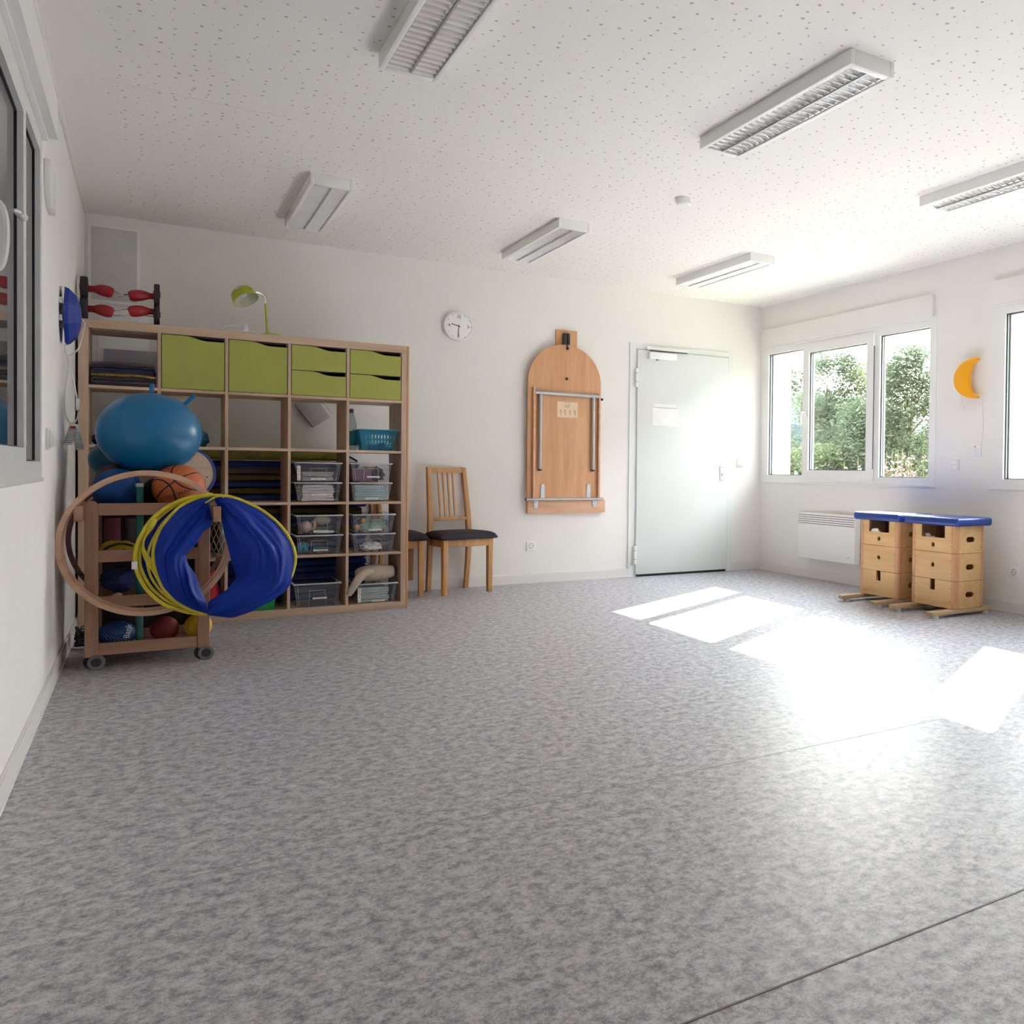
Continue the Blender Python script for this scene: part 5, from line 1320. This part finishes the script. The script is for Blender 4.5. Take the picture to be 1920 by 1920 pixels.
# ------------------------------------------------------------------ moon lamp and blue wall lamp
t = thing('moon_lamp', 'yellow crescent moon lamp on the wall between two windows', 'wall lamp', (XR,-2.83,1.72))
poly = [(-2.925+.208*math.sin(R(q)), 1.72+.150*math.cos(R(q))) for q in range(4, 177, 8)]
poly += [(-2.938, 1.567), (-2.950, 1.573), (-2.953, 1.582)]
poly += [(-2.948+.088*math.sin(R(q))**1.0, 1.722+.128*math.cos(R(q))) for q in range(168, 11, -8)]
poly += [(-2.953, 1.858), (-2.950, 1.867), (-2.938, 1.873)]
g = G(); g.prism(poly, 'x', XR-.075, XR-.030); g.obj('moon_shade', 'moon', t, bev=.012, seg=3)
G().box(XR-.030, XR, -2.835, -2.785, 1.66, 1.78).obj('wall_mount', 'white', t, bev=.003)
G().tube([(XR-.006,-2.745,1.66),(XR-.006,-2.738,1.60),(XR-.006,-2.745,1.54),(XR-.006,-2.775,1.47)], .0018, 6, smooth=2).tube([(XR-.006,-2.95,1.62),(XR-.006,-2.955,1.50),(XR-.006,-2.965,1.36),(XR-.006,-2.955,1.25),(XR-.006,-2.935,1.215)], .0018, 6, smooth=2).obj('cord', 'cable', t)
tg = G().box(XR-.008, XR-.006, -2.945, -2.870, 1.125, 1.215).obj('paper_tag', 'paper', t)
g = G()
for k in range(8): g.box(XR-.0086, XR-.008, -2.940, -2.876, 1.132+k*.0088, 1.1335+k*.0088)
g.obj('print_line', 'print', tg); G().box(XR-.0088, XR-.008, -2.895, -2.880, 1.203, 1.212).obj('red_mark', 'printred', tg)

by_, bz_ = -1.93, 1.722
t = thing('flower_wall_lamp', 'blue faceted plastic wall lamp with white cable on left wall', 'wall lamp', (XL,by_,bz_))
g = G(); n = 16; rings = []
for (r_, h) in ((.148,.018),(.140,.035),(.105,.064),(.055,.078),(.0,.082)):
    rings.append([g.b.verts.new((XL+h, by_+max(r_,.002)*(1.0 if k%2 else .90)*math.cos(2*math.pi*k/n)*.95, bz_+max(r_,.002)*(1.0 if k%2 else .90)*math.sin(2*math.pi*k/n))) for k in range(n)])
g.skin(rings); g.obj('lamp_shade', 'bluelamp', t, flat=True)
G().box(XL, XL+.018, by_-.03, by_+.03, bz_-.06, bz_+.06).obj('wall_mount', 'white', t, bev=.003)
G().box(XL, XL+.014, by_-.13, by_-.10, bz_-.04, bz_-.01).box(XL, XL+.014, by_-.13, by_-.10, bz_+.045, bz_+.075).obj('mount_clip', 'chrome', t, bev=.002)
yy = -1.80
G().tube([(XL+.070,yy,1.735),(XL+.088,yy,1.715),(XL+.085,yy,1.68),(XL+.072,yy,1.62),(XL+.062,yy,1.575),(XL+.035,yy,1.545),(XL+.010,yy,1.545),(XL+.008,yy,1.60)], .0032, 8, smooth=3)\
   .tube([(XL+.018,yy-.01,1.54),(XL+.022,yy-.01,1.52),(XL+.040,yy-.01,1.43),(XL+.058,yy-.01,1.32),(XL+.062,yy-.01,1.27),(XL+.060,yy-.01,1.225),(XL+.045,yy-.01,1.20),(XL+.025,yy-.01,1.20),(XL+.008,yy-.01,1.25),(XL+.006,yy-.01,1.33),(XL+.012,yy-.01,1.40),(XL+.024,yy-.01,1.48),(XL+.018,yy-.01,1.53)], .0030, 8, smooth=3).obj('cord', 'cable', t)
G().box(XL+.052, XL+.068, yy-.020, yy-.0, 1.265, 1.325).obj('cord_switch', 'white', t, bev=.003)
def tagstrip(pts, w, nm):
    g = G(); n = len(pts); L_ = []; 
    for (x, z) in pts: L_.append((g.b.verts.new((x-w/2, yy-.02, z)), g.b.verts.new((x+w/2, yy-.021, z))))
    for i in range(n-1): g.b.faces.new((L_[i][0], L_[i+1][0], L_[i+1][1], L_[i][1]))
    o = g.obj(nm, 'paper', t, solid=.001)
    g = G()
    for i in range(10):
        f = .22+.075*i; k = f*(n-1); j = min(n-2, int(k)); e = k-j; x = pts[j][0]*(1-e)+pts[j+1][0]*e; z = pts[j][1]*(1-e)+pts[j+1][1]*e
        g.box(x-w*.45, x+w*.45, yy-.0225, yy-.0215, z-.0012, z+.0012)
    g.obj('print_line', 'print', o); return o
o = tagstrip([(XL+.047,1.195),(XL+.040,1.165),(XL+.030,1.13),(XL+.017,1.09)], .040, 'paper_tag')
G().box(XL+.030, XL+.052, yy-.0228, yy-.0216, 1.172, 1.186).obj('red_mark', 'printred', o)
tagstrip([(XL+.050,1.18),(XL+.056,1.14),(XL+.064,1.10),(XL+.070,1.065)], .034, 'paper_tag')

# ------------------------------------------------------------------ outdoors
struct(G().box(XR+.30, 140, -60, 140, -.9, -.30).obj('ground_outside', 'ground', flat=True))
g = G()
NH = 60
rows = []
for i in range(NH+1):
    y = 35+i*1.2; hh = 8.5+2.6*math.sin(i*.14+1.8)+1.8*noise.noise(Vector((i*.23,0,0)))
    rows.append([g.b.verts.new((60+8*math.sin(i*.1), y, -.3)), g.b.verts.new((64+8*math.sin(i*.1), y, hh*.7)), g.b.verts.new((72+8*math.sin(i*.1), y, hh)), g.b.verts.new((95, y, -.3))])
g.skin(rows, caps=True)
struct(g.obj('hill', 'hill'))
def tree(name, x, y, hgt, rad, n, label, m='leaf', low=.2, seed=0, ls=.052, cat='tree'):
    q = random.Random(seed)
    t = thing(name, label, cat, (x, y, -.3), 'trees and bushes outside the window' if cat == 'tree' else None)
    g = G(); g.tube([(x,y,-.3),(x+.05,y,.5),(x-.03,y+.04,hgt*.55),(x,y,hgt*.8)], lambda f: .07*(1-f*.75)*hgt/4.5, 8, smooth=1)
    for k in range(9):
        a_ = q.random()*6.28; z_ = hgt*(.2+.5*q.random()); g.tube([(x,y,z_),(x+math.cos(a_)*rad*.4,y+math.sin(a_)*rad*.4,z_+.5),(x+math.cos(a_)*rad*.8,y+math.sin(a_)*rad*.8,z_+.9)], lambda f: .022*(1-f*.8), 6)
    g.obj('trunk', 'bark', t)
    g = G(); b = g.b
    cl = []
    for k in range(70):
        a_ = q.random()*6.28; zz = q.random(); env = math.sin(math.pi*min(1,(zz*.80+.12)))**.6
        rr = rad*env*(q.random()**.5); cl.append((x+rr*math.cos(a_), y+rr*math.sin(a_), -.3+low+(hgt+.3-low)*zz, .20+.28*q.random()))
    for k in range(int(n*2.2)):
        c = cl[int(q.random()*len(cl))]
        d = Vector((q.gauss(0,1), q.gauss(0,1), q.gauss(0,1))).normalized()*c[3]*(q.random()**.45)*1.25
        p = Vector((c[0], c[1], c[2]))+d
        if p.z < -.25 or p.z > hgt+.15: continue
        u = Vector((q.gauss(0,1), q.gauss(0,1), q.gauss(0,1))).normalized(); w = u.orthogonal().normalized()
        s_ = ls*(.6+.8*q.random())
        b.faces.new([b.verts.new(p-u*s_), b.verts.new(p+w*s_*.45), b.verts.new(p+u*s_), b.verts.new(p-w*s_*.45)])
    g.obj('foliage', m, t, flat=True)
    return t
tree('leafy_tree', 15.2, 11.6, 4.25, 1.25, 9000, 'tall leafy tree in the centre pane, leftmost of the tall ones', 'leaf', .2, 11)
tree('leafy_tree', 15.9, 10.45, 3.75, 1.0, 7500, 'yellow green leafy tree in the centre pane, right of tallest', 'leaf2', .2, 12)
tree('leafy_tree', 15.0, 8.05, 3.95, 1.05, 9000, 'tall leafy tree with dark trunk in the right pane', 'leaf', .3, 13)
tree('leafy_tree', 14.6, 9.0, 2.75, .95, 7000, 'lower bushy tree between the centre and right pane', 'leaf', .1, 14)
tree('leafy_tree', 16.0, 13.3, 3.3, 1.2, 6000, 'leafy tree behind the plaster reveal in the left pane', 'leaf', .1, 15)
tree('leafy_tree', 17.5, 12.0, 2.6, 1.7, 6000, 'wide low tree at back of the centre pane', 'leaf2', .1, 16)
tree('leafy_bush', 13.6, 9.6, 1.55, .8, 4000, 'low yellow green bush below the centre pane trees', 'leaf2', .05, 17)
tree('leafy_bush', 13.4, 10.9, 1.45, .7, 3500, 'low bush at left bottom of the centre pane', 'leaf2', .05, 18)
# flowering shrub
q = random.Random(5)
t = thing('flowering_shrub', 'pink flowering shrub at bottom of the right pane', 'shrub', (11.3,4.75,-.3))
g = G(); g2 = G()
for k in range(60):
    x = 11.3+q.gauss(0,.35); y = 4.75+q.gauss(0,.32); h = .9+.55*q.random()
    tp_ = (x+q.gauss(0,.12), y+q.gauss(0,.12), h); g.tube([(x,y,-.3),((x+tp_[0])/2,y,.3),tp_], .006, 4)
    for j in range(16):
        f = .45+.5*q.random(); p = Vector((x*(1-f)+tp_[0]*f+q.gauss(0,.03), y*(1-f)+tp_[1]*f+q.gauss(0,.03), -.3+(h+.3)*f))
        u = Vector((q.gauss(0,1),q.gauss(0,1),q.gauss(0,1))).normalized(); w = u.orthogonal().normalized(); s_ = .03
        g2.b.faces.new([g2.b.verts.new(p-u*s_), g2.b.verts.new(p+w*s_), g2.b.verts.new(p+u*s_), g2.b.verts.new(p-w*s_)])
g.obj('stem', 'leaf2', t); g2.obj('blossom', 'pink', t, flat=True)
t = thing('wire_fence', 'green wire mesh fence seen at the bottom of the panes', 'fence', (12.4,8,-.3))
for k in range(5):
    y = 4.6+k*2.3; G().box(12.37, 12.43, y-.03, y+.03, -.3, .99).obj('fence_post', 'fence', t)
g = G()
for k in range(5): g.cyl((12.4,4.6,.1+k*.2),(12.4,13.8,.1+k*.2),.006,5)
for k in range(92): g.cyl((12.4,4.6+k*.1,0),(12.4,4.6+k*.1,.92),.003,4)
g.obj('fence_mesh', 'fence', t)

# tall house body added out of view to block sky light; only low wing shows
t = thing('sky_blocking_house', 'added house blocking low sky, out of view but for grey wing at right edge of window', 'house', (14.5,-6,-.3))
G().box(11.5, 17.5, -15, .4, -.3, 5.0).obj('sky_blocking_wall', mat('sky_blocker_grey', (.16,.155,.15), .9), t)
G().box(11.5, 15.5, .4, 2.25, -.3, 1.95).obj('side_wing', mat('weathered_grey_boards', (.10,.095,.10), .8, var=.3, stretch=(1,1,9)), t)
G().prism([(11.1, 5.0), (17.9, 5.0), (14.5, 6.2)], 'y', -15.4, .7).obj('roof', mat('sky_blocker_terracotta', (.22,.08,.04), .8, var=.2, scale=4), t)  # roof of the added house body, out of view
for k in range(5):
    f = G().box(11.47, 11.5, -13.6+k*3.2, -12.3+k*3.2, .8, 2.2).obj('window', 'frame', t)  # window and pane of the added house body, out of view
    G().box(11.46, 11.47, -13.5+k*3.2, -12.4+k*3.2, .9, 2.1).obj('pane', 'black', f)
# ------------------------------------------------------------------ light
W = bpy.data.worlds.new('sky'); S.world = W; W.use_nodes = True; nt = W.node_tree; nt.nodes.clear()
L = nt.links.new; o = N(nt, 'OutputWorld'); bg = N(nt, 'Background'); L(bg.outputs[0], o.inputs[0])
tc = N(nt, 'TexCoord'); sp = N(nt, 'SeparateXYZ'); L(tc.outputs['Generated'], sp.inputs[0])
rp_ = N(nt, 'ValToRGB'); e = rp_.color_ramp.elements
e[0].position = .42; e[0].color = (.35,.33,.27,1); e[1].position = 1; e[1].color = (.78,.88,1,1)
x = e.new(.5); x.color = (1,.97,.90,1); x = e.new(.62); x.color = (.97,.97,.95,1)
ma = N(nt, 'MapRange'); ma.inputs['From Min'].default_value = -1; ma.inputs['From Max'].default_value = 1; L(sp.outputs[2], ma.inputs[0])
L(ma.outputs[0], rp_.inputs[0]); L(rp_.outputs[0], bg.inputs[0])
dt = N(nt, 'VectorMath', operation='DOT_PRODUCT'); dt.inputs[1].default_value = (.857,.514,0); L(tc.outputs['Generated'], dt.inputs[0])
mm = N(nt, 'MapRange'); mm.inputs['From Min'].default_value = .1; mm.inputs['From Max'].default_value = 1
mm.inputs['To Min'].default_value = 3.0; mm.inputs['To Max'].default_value = 11.5; L(dt.outputs['Value'], mm.inputs[0]); L(mm.outputs[0], bg.inputs['Strength'])
sun = bpy.data.lights.new('sun', 'SUN'); sun.energy = 18; sun.angle = R(.6); sun.color = (1,.97,.92)
so = bpy.data.objects.new('sun', sun); C.objects.link(so)
so.rotation_euler = Vector((-1,-.60,-.85)).to_track_quat('-Z', 'Y').to_euler(); so.location = (12, 6, 9)

# ------------------------------------------------------------------ camera
cam = bpy.data.cameras.new('camera'); co = bpy.data.objects.new('camera', cam); C.objects.link(co); S.camera = co
F_, CX_, CY_ = 1667., 1440., 910.4
cam.sensor_fit = 'HORIZONTAL'; cam.sensor_width = 36; cam.lens = F_/1920*36
cam.shift_x = -(CX_-960)/1920; cam.shift_y = (CY_-960)/1920
cam.clip_start = .05; cam.clip_end = 400
yaw, pitch, roll = .6087, -.0164, .0129
fwd = Vector((math.sin(yaw)*math.cos(pitch), math.cos(yaw)*math.cos(pitch), math.sin(pitch)))
right = Vector((math.cos(yaw), -math.sin(yaw), 0)); up = right.cross(fwd)
r2 = right*math.cos(roll)+up*math.sin(roll); u2 = -right*math.sin(roll)+up*math.cos(roll)
mw = Matrix((( r2.x, u2.x, -fwd.x, -.0509),( r2.y, u2.y, -fwd.y, -7.5162),( r2.z, u2.z, -fwd.z, 1.004),(0,0,0,1)))
co.matrix_world = mw
S.view_settings.view_transform = 'Standard'; S.view_settings.look = 'None'; S.view_settings.gamma = 1
S.view_settings.exposure = 1.84
try: S.view_settings.use_curve_mapping = False
except Exception: pass
S.cycles.max_bounces = 14; S.cycles.diffuse_bounces = 8; S.cycles.glossy_bounces = 6; S.cycles.transparent_max_bounces = 24; S.cycles.transmission_bounces = 8
S.cycles.caustics_reflective = False; S.cycles.caustics_refractive = False
S.cycles.sample_clamp_indirect = 8
